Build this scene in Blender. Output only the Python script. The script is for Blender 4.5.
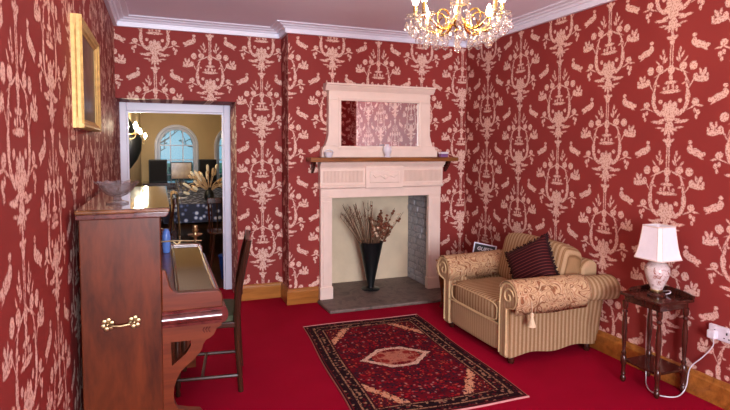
import bpy, bmesh, math, random
from math import pi, sin, cos, radians
from mathutils import Vector, Matrix
random.seed(7)
for o in list(bpy.data.objects): bpy.data.objects.remove(o, do_unlink=True)
SC = bpy.context.scene
COL = SC.collection

# ------------------------------------------------------------------ camera
F_PX, CY = 529.15, 178.86
YAW, PITCH, ROLL, CAM_H = 0.3684538, 0.0596993, -0.0045434, 1.5
def cam_axes():
    f = Vector((sin(YAW), cos(YAW), 0)); r = Vector((cos(YAW), -sin(YAW), 0)); d = Vector((0, 0, -1))
    f2 = f*cos(PITCH) + d*sin(PITCH); d2 = d*cos(PITCH) - f*sin(PITCH)
    r3 = r*cos(ROLL) + d2*sin(ROLL); d3 = d2*cos(ROLL) - r*sin(ROLL)
    return r3, d3, f2
cd = bpy.data.cameras.new('camera'); cam = bpy.data.objects.new('camera', cd); COL.objects.link(cam)
r3, d3, f2 = cam_axes()
m = Matrix.Identity(4)
for i in range(3):
    m[i][0] = r3[i]; m[i][1] = -d3[i]; m[i][2] = -f2[i]
m[0][3], m[1][3], m[2][3] = 0, 0, CAM_H
cam.matrix_world = m
cd.sensor_fit = 'HORIZONTAL'; cd.sensor_width = 36; cd.lens = 36*F_PX/730
cd.shift_y = -(205-CY)/730; cd.clip_start = 0.05; cd.clip_end = 200
SC.camera = cam
# ------------------------------------------------------------------ view, world, daylight
vs = SC.view_settings
SC.display_settings.display_device = 'sRGB'
vs.view_transform = 'Standard'; vs.look = 'None'; vs.gamma = 1; vs.use_curve_mapping = False
vs.exposure = 0.62
w = bpy.data.worlds.new('sky'); SC.world = w; w.use_nodes = True
w.node_tree.nodes['Background'].inputs[0].default_value = (0.30, 0.60, 0.78, 1)
w.node_tree.nodes['Background'].inputs[1].default_value = 0.55
def area_light(name, loc, rot, sx, sy, power, col):
    l = bpy.data.lights.new(name, 'AREA'); l.shape = 'RECTANGLE'; l.size = sx; l.size_y = sy
    l.energy = power; l.color = col
    o = bpy.data.objects.new(name, l); COL.objects.link(o); o.location = loc; o.rotation_euler = rot
    return o
# daylight entering by the big window in the rear wall (the dining room gets the sky through its own windows)
area_light('daylight_rear_window', (.45, -2.73, 1.5), (radians(90), 0, 0), 1.4, 1.5, 265, (0.90, 0.92, 1.0))

# ------------------------------------------------------------------ geometry helpers
class G:
    def __init__(s): s.v = []; s.f = []
    def add(s, vs, fs):
        n = len(s.v); s.v += [tuple(q) for q in vs]; s.f += [tuple(i+n for i in f) for f in fs]; return s
    def box(s, x0, x1, y0, y1, z0, z1):
        return s.add([(x0,y0,z0),(x1,y0,z0),(x1,y1,z0),(x0,y1,z0),(x0,y0,z1),(x1,y0,z1),(x1,y1,z1),(x0,y1,z1)],
            [(0,3,2,1),(4,5,6,7),(0,1,5,4),(1,2,6,5),(2,3,7,6),(3,0,4,7)])
    def prism(s, poly, ax, a, b):
        # poly in the two remaining axes (in order x,y,z without ax), extruded a..b along ax
        def P(u, v, t):
            return (t,u,v) if ax == 0 else ((u,t,v) if ax == 1 else (u,v,t))
        n = len(poly)
        vs = [P(u,v,a) for u,v in poly] + [P(u,v,b) for u,v in poly]
        fs = [tuple(range(n-1,-1,-1)), tuple(range(n,2*n))] + [(i,(i+1)%n,(i+1)%n+n,i+n) for i in range(n)]
        return s.add(vs, fs)
    def lathe(s, prof, c=(0,0,0), seg=16, sq=0, M=None):
        vs = []; fs = []
        for r, z in prof:
            for k in range(seg):
                a = 2*pi*k/seg
                q = Vector((r*cos(a), r*sin(a), z))
                if M: q = M @ q
                vs.append((c[0]+q[0], c[1]+q[1], c[2]+q[2]))
        for i in range(len(prof)-1):
            for k in range(seg):
                fs.append((i*seg+k, i*seg+(k+1)%seg, (i+1)*seg+(k+1)%seg, (i+1)*seg+k))
        n = len(prof)
        if prof[0][0] > 1e-5: fs.append(tuple(range(seg-1,-1,-1)))
        if prof[-1][0] > 1e-5: fs.append(tuple((n-1)*seg+k for k in range(seg)))
        return s.add(vs, fs)
    def tube(s, path, r, seg=8, closed=False):
        P = [Vector(p) for p in path]; n = len(P)
        R = r if isinstance(r, (list, tuple)) else [r]*n
        vs = []; fs = []; up = None
        for i in range(n):
            if closed: t = P[(i+1)%n] - P[i-1]
            else: t = P[min(i+1,n-1)] - P[max(i-1,0)]
            t.normalize()
            if up is None:
                up = Vector((0,0,1)) if abs(t.z) < 0.9 else Vector((1,0,0))
            up = (up - t*up.dot(t))
            if up.length < 1e-4: up = Vector((1,0,0)).cross(t)
            up.normalize(); sd = t.cross(up)
            for k in range(seg):
                a = 2*pi*k/seg
                vs.append(P[i] + (up*cos(a) + sd*sin(a))*R[i])
        for i in range(n if closed else n-1):
            j = (i+1) % n
            for k in range(seg):
                fs.append((i*seg+k, i*seg+(k+1)%seg, j*seg+(k+1)%seg, j*seg+k))
        if not closed:
            fs.append(tuple(range(seg-1,-1,-1))); fs.append(tuple((n-1)*seg+k for k in range(seg)))
        return s.add(vs, fs)
    def sq(s, c, h, e=0.35, M=None, nu=24, nv=12, fn=None):
        # rounded box (superquadric) with half sizes h
        def sp(a, p): return math.copysign(abs(a)**p, a)
        vs = []; fs = []
        for j in range(nv+1):
            ph = -pi/2 + pi*j/nv
            for i in range(nu):
                th = 2*pi*i/nu
                q = Vector((h[0]*sp(cos(ph),e)*sp(cos(th),e), h[1]*sp(cos(ph),e)*sp(sin(th),e), h[2]*sp(sin(ph),e)))
                if fn: q = fn(q)
                if M: q = M @ q
                vs.append(Vector(c)+q)
        for j in range(nv):
            for i in range(nu):
                fs.append((j*nu+i, j*nu+(i+1)%nu, (j+1)*nu+(i+1)%nu, (j+1)*nu+i))
        return s.add(vs, fs)
    def sweep(s, path, prof, flip=1):
        # mitred sweep of an upright profile [(d,z)] along a floor path; d goes to the right of travel
        P = [Vector(p) for p in path]; n = len(P); off = []
        for i in range(n):
            ns = []
            if i > 0: t = (P[i]-P[i-1]).normalized(); ns.append(Vector((t.y,-t.x))*flip)
            if i < n-1: t = (P[i+1]-P[i]).normalized(); ns.append(Vector((t.y,-t.x))*flip)
            if len(ns) == 2:
                q = ns[0]+ns[1]; q = q/(q.dot(ns[0]))
            else: q = ns[0]
            off.append(q)
        k = len(prof); vs = []; fs = []
        for i in range(n):
            for d, z in prof: vs.append((P[i].x+off[i].x*d, P[i].y+off[i].y*d, z))
        for i in range(n-1):
            for j in range(k): fs.append((i*k+j, i*k+(j+1)%k, (i+1)*k+(j+1)%k, (i+1)*k+j))
        fs.append(tuple(range(k-1,-1,-1))); fs.append(tuple((n-1)*k+j for j in range(k)))
        return s.add(vs, fs)
    def build(s, name, mat, parent=None, smooth=False, bevel=0, seg=2, sub=0):
        off = Vector((0,0,0)); p = parent
        while p is not None: off += p.location; p = p.parent
        me = bpy.data.meshes.new(name)
        me.from_pydata([(v[0]-off.x, v[1]-off.y, v[2]-off.z) for v in s.v], [], s.f)
        bm = bmesh.new(); bm.from_mesh(me); bmesh.ops.recalc_face_normals(bm, faces=bm.faces); bm.to_mesh(me); bm.free()
        me.materials.append(mat)
        o = bpy.data.objects.new(name, me); COL.objects.link(o); o.parent = parent
        if bevel:
            b = o.modifiers.new('bevel', 'BEVEL'); b.width = bevel; b.segments = seg; b.limit_method = 'ANGLE'; b.angle_limit = radians(35)
        if sub:
            b = o.modifiers.new('sub', 'SUBSURF'); b.levels = sub; b.render_levels = sub
        if smooth:
            for q in me.polygons: q.use_smooth = True
            if smooth != 'all':
                me.set_sharp_from_angle(angle=radians(40))
        return o
def thing(name, label, cat, loc=(0,0,0), group=None):
    o = bpy.data.objects.new(name, None); COL.objects.link(o); o.location = loc; o.empty_display_size = .1
    return tag(o, label, cat, group)
def tag(o, label=None, cat=None, group=None, kind=None):
    if label: o['label'] = label
    if cat: o['category'] = cat
    if group: o['group'] = group
    if kind: o['kind'] = kind
    return o
def struct(o, label, cat=None):
    o['kind'] = 'structure'; o['label'] = label; o['category'] = cat or o.name.split('_')[0]
    return o
def inst(src, name, parent, loc, rot=(0,0,0), scale=(1,1,1)):
    o = bpy.data.objects.new(name, src.data); COL.objects.link(o); o.parent = parent
    o.location = loc; o.rotation_euler = rot; o.scale = scale
    return o
def dup(root, loc, rotz=0, label=None, scale=None):
    r = root.copy(); COL.objects.link(r); r.location = loc; r.rotation_euler = (0,0,rotz)
    if label: r['label'] = label
    if scale: r.scale = scale
    for ch in list(root.children):
        c = ch.copy(); COL.objects.link(c); c.parent = r
        for g in ch.children:
            d = g.copy(); COL.objects.link(d); d.parent = c
    return r

# ------------------------------------------------------------------ material helpers
def srgb(r, g, b):
    f = lambda c: (c/255/12.92) if c/255 <= .04045 else ((c/255+.055)/1.055)**2.4
    return (f(r), f(g), f(b), 1)
class N:
    def __init__(s, tree): s.t = tree
    def n(s, typ, **kw):
        nd = s.t.nodes.new(typ)
        for k, v in kw.items(): setattr(nd, k, v)
        return nd
    def L(s, a, b): s.t.links.new(a, b)
    def math(s, op, a, b=None, c=None):
        nd = s.n('ShaderNodeMath', operation=op)
        for i, x in enumerate((a, b, c)):
            if x is None: continue
            if isinstance(x, (int, float)): nd.inputs[i].default_value = x
            else: s.L(x, nd.inputs[i])
        return nd.outputs[0]
    def noise(s, vec, scale, detail=2, rough=.5, dist=0):
        nd = s.n('ShaderNodeTexNoise'); nd.inputs['Scale'].default_value = scale; nd.inputs['Detail'].default_value = detail
        nd.inputs['Roughness'].default_value = rough; nd.inputs['Distortion'].default_value = dist
        if vec is not None: s.L(vec, nd.inputs['Vector'])
        return nd
    def ramp(s, fac, stops, interp='LINEAR'):
        nd = s.n('ShaderNodeValToRGB'); cr = nd.color_ramp; cr.interpolation = interp
        while len(cr.elements) > 1: cr.elements.remove(cr.elements[0])
        cr.elements[0].position = stops[0][0]; cr.elements[0].color = stops[0][1]
        for p, c in stops[1:]:
            e = cr.elements.new(p); e.color = c
        s.L(fac, nd.inputs[0]); return nd.outputs[0]
    def mix(s, fac, a, b, mode='MIX'):
        nd = s.n('ShaderNodeMix', data_type='RGBA', blend_type=mode)
        for sock, x in ((nd.inputs[0], fac), (nd.inputs[6], a), (nd.inputs[7], b)):
            if isinstance(x, (int, float, tuple)): sock.default_value = x
            else: s.L(x, sock)
        return nd.outputs[2]
    def maprange(s, x, a, b, c=0, d=1):
        nd = s.n('ShaderNodeMapRange'); s.L(x, nd.inputs[0])
        for i, q in enumerate((a, b, c, d)): nd.inputs[i+1].default_value = q
        return nd.outputs[0]
    def mapping(s, vec, loc=(0,0,0), rot=(0,0,0), scale=(1,1,1), typ='POINT'):
        nd = s.n('ShaderNodeMapping', vector_type=typ); s.L(vec, nd.inputs[0])
        nd.inputs[1].default_value = loc; nd.inputs[2].default_value = rot; nd.inputs[3].default_value = scale
        return nd.outputs[0]
    def bump(s, h, strength=.2, dist=.01):
        nd = s.n('ShaderNodeBump'); nd.inputs['Strength'].default_value = strength; nd.inputs['Distance'].default_value = dist
        s.L(h, nd.inputs['Height']); return nd.outputs[0]
def new_mat(name, base=(.5,.5,.5,1), rough=.5, metal=0, spec=.5, coat=0, emit=None, estr=0, trans=0, ior=1.45, sheen=0):
    mt = bpy.data.materials.new(name); mt.use_nodes = True
    b = mt.node_tree.nodes['Principled BSDF']
    b.inputs['Base Color'].default_value = base; b.inputs['Roughness'].default_value = rough
    b.inputs['Metallic'].default_value = metal; b.inputs['Specular IOR Level'].default_value = spec
    b.inputs['Coat Weight'].default_value = coat; b.inputs['Coat Roughness'].default_value = .08
    b.inputs['Transmission Weight'].default_value = trans; b.inputs['IOR'].default_value = ior
    b.inputs['Sheen Weight'].default_value = sheen
    if emit: b.inputs['Emission Color'].default_value = emit; b.inputs['Emission Strength'].default_value = estr
    return mt, N(mt.node_tree), b
def geo_pos(n):
    return n.n('ShaderNodeNewGeometry').outputs['Position']
def obj_co(n):
    return n.n('ShaderNodeTexCoord').outputs['Object']
def tint(name, base, rough=.5, amt=.12, scale=14, bump=0, bscale=80, **kw):
    # plain colour with slight procedural unevenness
    mt, n, b = new_mat(name, base, rough, **kw)
    co = geo_pos(n); nz = n.noise(co, scale, 4)
    dark = tuple(c*(1-amt) for c in base[:3])+(1,); lite = tuple(min(1, c*(1+amt)) for c in base[:3])+(1,)
    n.L(n.ramp(nz.outputs[0], [(.3, dark), (.7, lite)]), b.inputs['Base Color'])
    if bump:
        n.L(n.bump(n.noise(co, bscale, 3).outputs[0], bump, .004), b.inputs['Normal'])
    return mt
def wood(name, dark, lite, rough=.3, axis=2, coat=0, scale=1.0, spec=.5, stretch=.08):
    mt, n, b = new_mat(name, lite, rough, coat=coat, spec=spec)
    sc = [14*scale]*3; sc[axis] = 14*scale*stretch
    v = n.mapping(geo_pos(n), scale=tuple(sc))
    nz = n.noise(v, 1.6, 5, .6, .6)
    fine = n.noise(n.mapping(geo_pos(n), scale=tuple(q*7 for q in sc)), 1.5, 2)
    f = n.math('ADD', n.math('MULTIPLY', nz.outputs[0], .8), n.math('MULTIPLY', fine.outputs[0], .2))
    n.L(n.ramp(f, [(.33, dark), (.66, lite)]), b.inputs['Base Color'])
    n.L(n.bump(f, .05, .003), b.inputs['Normal'])
    return mt

# ---- wallpaper: urns, cornucopias, fruit and birds, mirrored in each half-drop column
MOTIF = [ # u, v, ru, rv, rot (right half, metres, v from the urn's plate)
 (0,0,.066,.012,0),(0,.058,.040,.011,0),(.016,.03,.008,.018,15),(.042,.024,.010,.011,0),(0,.09,.013,.026,0),(0,.138,.022,.03,0),
 (.058,.13,.055,.0055,-25),(.008,.235,.0045,.085,0),(0,.325,.019,.034,0),(.022,.338,.017,.010,30),
 (.145,.145,.025,.027,0),(.08,.152,.026,.024,0),(.098,.09,.0055,.052,25),
 (.052,.215,.006,.03,10),(.073,.225,.007,.019,-30),(.04,.2,.007,.017,30),(.058,.257,.007,.017,0),(.094,.192,.006,.02,-40),
 (.112,.012,.008,.04,10),(.116,-.04,.015,.046,0),(.107,-.092,.013,.038,-20),(.08,-.13,.013,.036,-50),(.14,.045,.004,.042,-30),
 (.088,.045,.013,.006,20),(.1,.066,.006,.013,0),(.066,-.06,.014,.015,0),
 (0,-.128,.064,.034,0),(.03,-.094,.018,.028,-10),(0,-.082,.014,.028,0),(0,-.165,.036,.030,0),
 (.082,-.192,.044,.010,8),(.05,-.18,.024,.010,-10),
 (0,-.222,.030,.034,0),(.03,-.238,.026,.010,-25),(.02,-.254,.010,.024,20),(.066,-.229,.026,.006,5),(0,-.275,.009,.026,0),
 (.165,-.075,.023,.021,0),(.148,-.105,.034,.005,25),(.19,-.1,.022,.006,-10),(.163,-.128,.010,.014,0),(.184,-.14,.012,.017,0),(.174,-.168,.009,.015,0),
 (.2,.058,.047,.018,-6),(.163,.072,.018,.024,0),(.213,.096,.011,.027,-25),(.19,.102,.008,.021,10),(.236,.078,.011,.012,0),
 (.176,.268,.050,.022,-20),(.143,.292,.016,.022,-20),(.144,.328,.014,.012,0),(.220,.252,.024,.014,10),(.205,.24,.026,.007,-35)]
def motif_group():
    g = bpy.data.node_groups.new('damask_motif', 'ShaderNodeTree')
    g.interface.new_socket('UV', in_out='INPUT', socket_type='NodeSocketVector')
    g.interface.new_socket('Mask', in_out='OUTPUT', socket_type='NodeSocketFloat')
    n = N(g); gi = n.n('NodeGroupInput'); go = n.n('NodeGroupOutput'); acc = None
    for u, v, a, b, r in MOTIF:
        q = n.mapping(gi.outputs[0], (u, v, 0), (0, 0, radians(r)), (a, b, 1), 'TEXTURE')
        ln = n.n('ShaderNodeVectorMath', operation='LENGTH'); n.L(q, ln.inputs[0])
        d = n.math('MULTIPLY', n.math('SUBTRACT', ln.outputs['Value'], 1), min(a, b))
        acc = d if acc is None else n.math('MINIMUM', acc, d)
    n.L(n.maprange(acc, .0022, -.0022), go.inputs[0])
    return g
MG = motif_group()
def wallpaper(name, u0, W, axis=None, z0=1.862, H=.65):
    mt, n, b = new_mat(name, rough=.58, spec=.16)
    geo = n.n('ShaderNodeNewGeometry'); sp = n.n('ShaderNodeSeparateXYZ'); n.L(geo.outputs['Position'], sp.inputs[0])
    sn = n.n('ShaderNodeSeparateXYZ'); n.L(geo.outputs['Normal'], sn.inputs[0])
    isx = n.math('GREATER_THAN', n.math('ABSOLUTE', sn.outputs[0]), .5)
    u = n.math('ADD', n.math('MULTIPLY', sp.outputs[1], isx), n.math('MULTIPLY', sp.outputs[0], n.math('SUBTRACT', 1, isx)))
    # ragged printed edges
    nz = n.noise(geo.outputs['Position'], 62, 4, .7); sep = n.n('ShaderNodeSeparateColor'); n.L(nz.outputs['Color'], sep.inputs[0])
    u = n.math('ADD', u, n.math('MULTIPLY', n.math('SUBTRACT', sep.outputs[0], .5), .020))
    v = n.math('ADD', sp.outputs[2], n.math('MULTIPLY', n.math('SUBTRACT', sep.outputs[1], .5), .020))
    k = n.math('DIVIDE', n.math('SUBTRACT', u, u0), W)
    col = n.math('FLOOR', n.math('ADD', k, .5))
    uu = n.math('MULTIPLY', n.math('ABSOLUTE', n.math('SUBTRACT', k, col)), W*(.485/W))
    par = n.math('MULTIPLY', n.math('FLOORED_MODULO', col, 2), .5)
    vv = n.math('ADD', n.math('DIVIDE', n.math('SUBTRACT', v, z0), H), n.math('ADD', par, .29/H))
    vv = n.math('SUBTRACT', n.math('MULTIPLY', n.math('FRACT', vv), H), .29)
    cx = n.n('ShaderNodeCombineXYZ'); n.L(uu, cx.inputs[0]); n.L(vv, cx.inputs[1])
    gr = n.n('ShaderNodeGroup'); gr.node_tree = MG; n.L(cx.outputs[0], gr.inputs[0])
    fine = n.noise(geo.outputs['Position'], 100, 3, .6)
    lit = n.ramp(fine.outputs[0], [(.36, srgb(178,110,96)), (.52, srgb(228,194,178))])
    big = n.noise(geo.outputs['Position'], 1.3, 2)
    red = n.ramp(big.outputs[0], [(.3, srgb(136,51,48)), (.7, srgb(145,56,52))])
    n.L(n.mix(gr.outputs[0], red, lit), b.inputs['Base Color'])
    return mt
M = {}
M['wp_left'] = wallpaper('wallpaper_left', 2.20, .485)
M['wp_back'] = wallpaper('wallpaper_back', -.033, .478)
M['wp_breast'] = wallpaper('wallpaper_chimney', 1.548, .478)
M['wp_right'] = wallpaper('wallpaper_right', 2.465, .505)
M['ceil'] = tint('ceiling_paint', srgb(236,236,255), .8, .02, 3)  # cool daylight put into the base colour of a white ceiling
M['white'] = tint('white_gloss_paint', srgb(228,230,246), .35, .03, 6)
M['cream'] = tint('cream_paint', srgb(236,214,200), .38, .04, 9, bump=.05)
M['pine'] = wood('varnished_pine', srgb(128,74,26), srgb(182,118,52), .28, 0, coat=.3, scale=.9)
M['shelf'] = wood('stained_shelf_oak', srgb(92,52,20), srgb(160,98,46), .35, 0)
M['piano_side'] = wood('mahogany_veneer', srgb(56,22,11), srgb(102,45,20), .36, 2, coat=.04, scale=.45, stretch=.25, spec=.25)
M['piano'] = wood('mahogany_polished', srgb(78,32,16), srgb(114,53,27), .28, 0, coat=.2, scale=.8)
M['piano_dark'] = wood('rosewood_moulding', srgb(58,22,20), srgb(104,50,44), .12, 1, coat=.9)
M['lid'] = wood('polished_key_lid', srgb(74,42,22), srgb(120,76,40), .07, 1, coat=1, spec=.8)
M['darkwood'] = wood('dark_mahogany', srgb(38,16,12), srgb(78,34,24), .25, 2, coat=.4)
M['chairwood'] = wood('dark_oak_chair', srgb(34,17,11), srgb(72,38,24), .3, 2, coat=.25)
M['brass'] = tint('aged_brass', srgb(166,144,106), .4, .15, 60, metal=1)
M['gold'] = tint('gilt', srgb(232,196,112), .25, .12, 50, metal=1)
M['frame_gilt'] = tint('pale_gilt_frame', srgb(198,166,104), .5, .15, 40, metal=.45)
M['black'] = tint('black_satin', srgb(16,20,22), .35, .1, 20)
M['shade'] = tint('cream_lamp_shade', srgb(236,232,238), .8, .03, 30, bump=.05, bscale=300)
M['plastic'] = tint('white_plastic', srgb(225,220,228), .35, .02, 10)
M['green'] = tint('green_seat_fabric', srgb(62,66,44), .8, .3, 60)
M['blue'] = tint('blue_glaze', srgb(86,120,190), .2, .1, 20)
M['slate'] = None

def carpet():
    mt, n, b = new_mat('crimson_carpet', rough=.95, spec=.1)
    co = geo_pos(n)
    a = n.noise(co, 3, 3); f = n.noise(co, 420, 2)
    c = n.ramp(a.outputs[0], [(.3, srgb(160,4,42)), (.7, srgb(176,8,50))])
    c2 = n.mix(n.maprange(f.outputs[0], .3, .7), c, srgb(136,2,32)); n.L(c2, b.inputs['Base Color'])
    n.L(n.bump(f.outputs[0], .5, .004), b.inputs['Normal']); return mt
M['carpet'] = carpet()
def slate(name, a, bcol, sc=6):
    mt, n, b = new_mat(name, rough=.6)
    co = geo_pos(n); nz = n.noise(co, sc, 6, .65, .8)
    n.L(n.ramp(nz.outputs[0], [(.3, a), (.5, bcol), (.72, tuple(c*.8 for c in a[:3])+(1,))]), b.inputs['Base Color'])
    n.L(n.bump(n.noise(co, 40, 5).outputs[0], .5, .01), b.inputs['Normal']); return mt
M['slate'] = slate('hearth_slate', srgb(78,66,62), srgb(122,106,98))
M['stone'] = slate('grey_rubble_stone', srgb(128,130,140), srgb(172,172,178), 12)
M['mortar'] = slate('grey_mortar', srgb(126,126,132), srgb(150,150,154), 20)
M['plaster'] = tint('old_cream_plaster', srgb(222,204,174), .85, .07, 5, bump=.2, bscale=30)

# ================================================================== SHELL
XL, XR, YA, YB, XB, CZ = -.364, 3.029, 5.177, 4.888, 1.116, 2.63
YR, XR2, YJ, YF = -2.6, 4.6, 1.42, 5.72
OX, OZ = .678, 1.925      # doorway: right edge, head
struct(G().box(XL-.15, XR2+.2, YR-.2, YF, -.1, 0).build('floor', M['carpet']), 'crimson red fitted carpet covering the whole sitting room floor')
struct(G().box(XL-.15, XR2+.2, YR-.2, YF, CZ, CZ+.12).build('ceiling', M['ceil']), 'plain pale sitting room ceiling, cool daylight in its tint, above the chandelier')
struct(G().box(XL-.15, XL, YR-.2, YF, 0, CZ).build('wall_left', M['wp_left']), 'red damask papered wall behind the piano and gilt picture')
struct(G().box(OX, XB+.2, YA, YF, 0, CZ).box(XL, OX, YA, YF, OZ, CZ).build('wall_back', M['wp_back']), 'red damask papered alcove wall around the doorway')
g = G().box(XB, 1.47, YB, YF, 0, CZ).box(2.63, XR+.12, YB, YF, 0, CZ).box(1.47, 2.63, YB, YF, 1.06, CZ)
struct(g.build('wall_chimney', M['wp_breast']), 'red damask papered chimney breast above and beside the fireplace')
struct(G().box(XR, XR+.12, YJ, YB, 0, CZ).build('wall_right', M['wp_right']), 'red damask papered wall behind the armchair and side table')
g = G().box(XR+.12, XR2+.12, YJ, YJ+.12, 0, CZ).box(XR2, XR2+.12, YR, YJ, 0, CZ)
struct(g.build('wall_recess', M['wp_right']), 'red papered recess wall seen only in the overmantel mirror')
g = G().box(XL, -.28, YR-.15, YR, 0, CZ).box(1.18, XR2+.12, YR-.15, YR, 0, CZ).box(-.28, 1.18, YR-.15, YR, 0, .7).box(-.28, 1.18, YR-.15, YR, 2.3, CZ)
struct(g.build('wall_rear', M['wp_right']), 'red papered rear wall with a window behind the viewer')
wn = thing('window_1', 'white sash window in the rear wall', 'window'); wn['kind'] = 'structure'
for x in (-.28, .42, 1.12): G().box(x, x+.06, YR-.1, YR-.03, .7, 2.3).build('window_post', M['white'], wn, bevel=.004)
for z in (.7, 1.47, 2.24): G().box(-.28, 1.18, YR-.095, YR-.035, z, z+.06).build('window_rail', M['white'], wn, bevel=.004)
# cornice, skirting, door frame
prof = [(0,2.548),(.028,2.548),(.034,2.588),(.048,2.59),(.056,2.604),(.082,2.608),(.088,2.617),(.128,2.62),(.132,2.6299),(0,2.6299)]
g = G().sweep([(XL,YR),(XL,YA),(XB,YA),(XB,YB),(XR,YB),(XR,YJ)], prof)
struct(g.build('trim_1', M['white'], smooth=True), 'white stepped plaster cornice around the ceiling', 'cornice')
sk = [(0,0),(.022,0),(.022,.118),(.016,.128),(.014,.142),(.006,.152),(0,.152)]
struct(G().sweep([(OX,YA),(XB,YA),(XB,YB),(1.405,YB)], sk).build('baseboard_back', M['pine'], bevel=.002), 'varnished pine skirting board from the doorway to the fireplace')
struct(G().sweep([(2.725,YB),(XR,YB),(XR,YJ)], sk).build('baseboard_right', M['pine'], bevel=.002), 'varnished pine skirting board behind the armchair and side table')
struct(G().sweep([(XL,YR),(XL,YA)], sk).build('baseboard_left', M['pine'], bevel=.002), 'varnished pine skirting board behind the piano')
df = thing('door_1', 'white painted frame of the open doorway into the dining room', 'doorway', (0.15,5.66,0)); df['kind'] = 'structure'
G().box(XL, -.302, 5.63, 5.72, 0, OZ).build('jamb', M['white'], df, bevel=.006)
G().box(.612, OX, 5.63, 5.72, 0, OZ).build('jamb', M['white'], df, bevel=.006)
G().box(-.302, .612, 5.632, 5.718, 1.845, OZ).build('door_head', M['white'], df, bevel=.006)
G().box(-.302, -.288, 5.665, 5.705, 0, 1.845).box(.598, .612, 5.665, 5.705, 0, 1.845).box(-.288,.598,5.665,5.705,1.831,1.845).build('door_stop', M['white'], df)

# ================================================================== FIREPLACE
fp = thing('fireplace_surround', 'cream painted wooden fireplace surround with fluted frieze and brown shelf', 'fireplace', (2.065, 4.83, 0))
YFC = 4.835
for a, b in ((1.415,1.53),(2.575,2.712)):
    G().box(a, b, YFC, YB, .03, 1.02).build('pilaster', M['cream'], fp, bevel=.006)
    G().box(a+.02, b-.02, YFC-.008, YFC+.01, .17, .98).build('pilaster_panel', M['cream'], fp, bevel=.005)
    G().box(a-.008, b+.008, YFC-.014, YB, .03, .15).build('plinth_block', M['cream'], fp, bevel=.005)
G().box(1.53, 2.575, YFC, YB, 1.012, 1.10).box(1.415,1.53,YFC,YB,1.02,1.10).box(2.575,2.712,YFC,YB,1.02,1.10).build('lintel', M['cream'], fp)
G().prism([(YB,1.10),(YFC-.012,1.10),(YFC-.03,1.112),(YFC-.03,1.124),(YFC-.018,1.135),(YB,1.135)], 0, 1.405, 2.722).build('lower_moulding', M['cream'], fp)
G().box(1.405, 2.722, YFC-.02, YB, 1.135, 1.30).build('frieze', M['cream'], fp, bevel=.004)
for (a, b) in ((1.43,1.845),(2.275,2.70)):
    g = G(); k = 30
    for i in range(k):
        x = a + (b-a)*(i+.5)/k; g.prism([(x-.0055,YFC-.02),(x-.003,YFC-.031),(x+.003,YFC-.031),(x+.0055,YFC-.02)], 2, 1.16, 1.275)
    g.build('fluting', M['cream'], fp)['kind'] = 'stuff'
G().box(1.86, 2.26, YFC-.042, YFC, 1.10, 1.315).build('centre_block', M['cream'], fp, bevel=.006)
G().box(1.90, 2.22, YFC-.05, YFC-.03, 1.15, 1.275).build('centre_panel', M['cream'], fp, bevel=.008)
g = G()
for s in (-1, 1):
    g.tube([(2.06+s*.01,YFC-.052,1.20),(2.06+s*.05,YFC-.053,1.225),(2.06+s*.10,YFC-.053,1.205),(2.06+s*.13,YFC-.052,1.235)], .006, 6)
g.sq((2.06,YFC-.052,1.205),(.02,.008,.02),1)
g.build('carved_swag', M['cream'], fp, smooth=True)
G().prism([(YB,1.30),(YFC-.025,1.30),(YFC-.032,1.318),(YFC-.055,1.332),(YFC-.062,1.352),(YFC-.085,1.362),(YB,1.362)], 0, 1.40, 2.727).build('bed_moulding', M['cream'], fp, smooth=True)
G().box(1.285, 2.845, YFC-.125, YB, 1.362, 1.402).build('mantel_shelf', M['shelf'], fp, bevel=.006)
for x in (1.345, 2.785):
    G().prism([(YB,1.362),(YFC-.05,1.362),(YFC-.03,1.32),(YB-.01,1.25),(YB,1.25)], 0, x-.012, x+.012).build('shelf_bracket', M['darkwood'], fp)
# firebox, hearth, stones
fb = thing('firebox', 'recessed fireplace opening with cream plaster back', 'firebox', (2.06, 5.4, 0)); fb['kind'] = 'structure'
G().box(1.47, 2.63, 5.40, 5.52, 0, 1.06).build('back_panel', M['plaster'], fb)
G().box(1.44, 1.52, YB-.04, 5.40, 0, 1.055).build('side_panel', M['plaster'], fb)
G().box(1.52, 2.60, YB-.03, 5.40, 1.035, 1.06).build('top_plate', M['black'], fb)
G().box(2.612, 2.66, YB-.045, 5.42, 0, 1.055).build('mortar_bed', M['mortar'], fb)
rs = random.Random(3)
def stone_mesh(i):
    g = G(); g.sq(fb.location, (.5,.5,.5), .45, nu=8, nv=5, fn=lambda q: Vector((q.x, q.y*(1+rs.uniform(-.06,.06)), q.z*(1+rs.uniform(-.08,.08)))))
    o = g.build('stone', M['stone'], fb); o.data.name = 'stone%d' % i; return o
smesh = [stone_mesh(i) for i in range(4)]; used = [0]*4
z = .03
while z < 1.02:
    h = rs.uniform(.045, .085); h = min(h, 1.035-z); y = YB-.04 + rs.uniform(-.05, 0)
    while y < 5.40:
        l = rs.uniform(.10, .24); y0 = max(y, YB-.04); y1 = min(y+l, 5.40); y += l
        if y1-y0 < .03: continue
        k = rs.randrange(4); src = smesh[k]
        o = src if not used[k] else inst(src, 'stone', fb, (0,0,0)); used[k] = 1
        o.location = Vector((2.625+rs.uniform(-.004,.006), (y0+y1)/2, z+h/2)) - fb.location
        o.scale = (.05, (y1-y0)*.97, h*.95)
    z += h
hs = G().prism([(1.395,4.47),(2.735,4.455),(2.75,4.83),(2.612,4.85),(2.612,5.40),(1.52,5.40),(1.52,4.85),(1.38,4.83)], 2, 0.0, .03).build('hearth_slab', M['slate'], bevel=.008)
tag(hs, 'dark worn slate hearth slab on the carpet before the fireplace', 'hearth')

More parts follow.
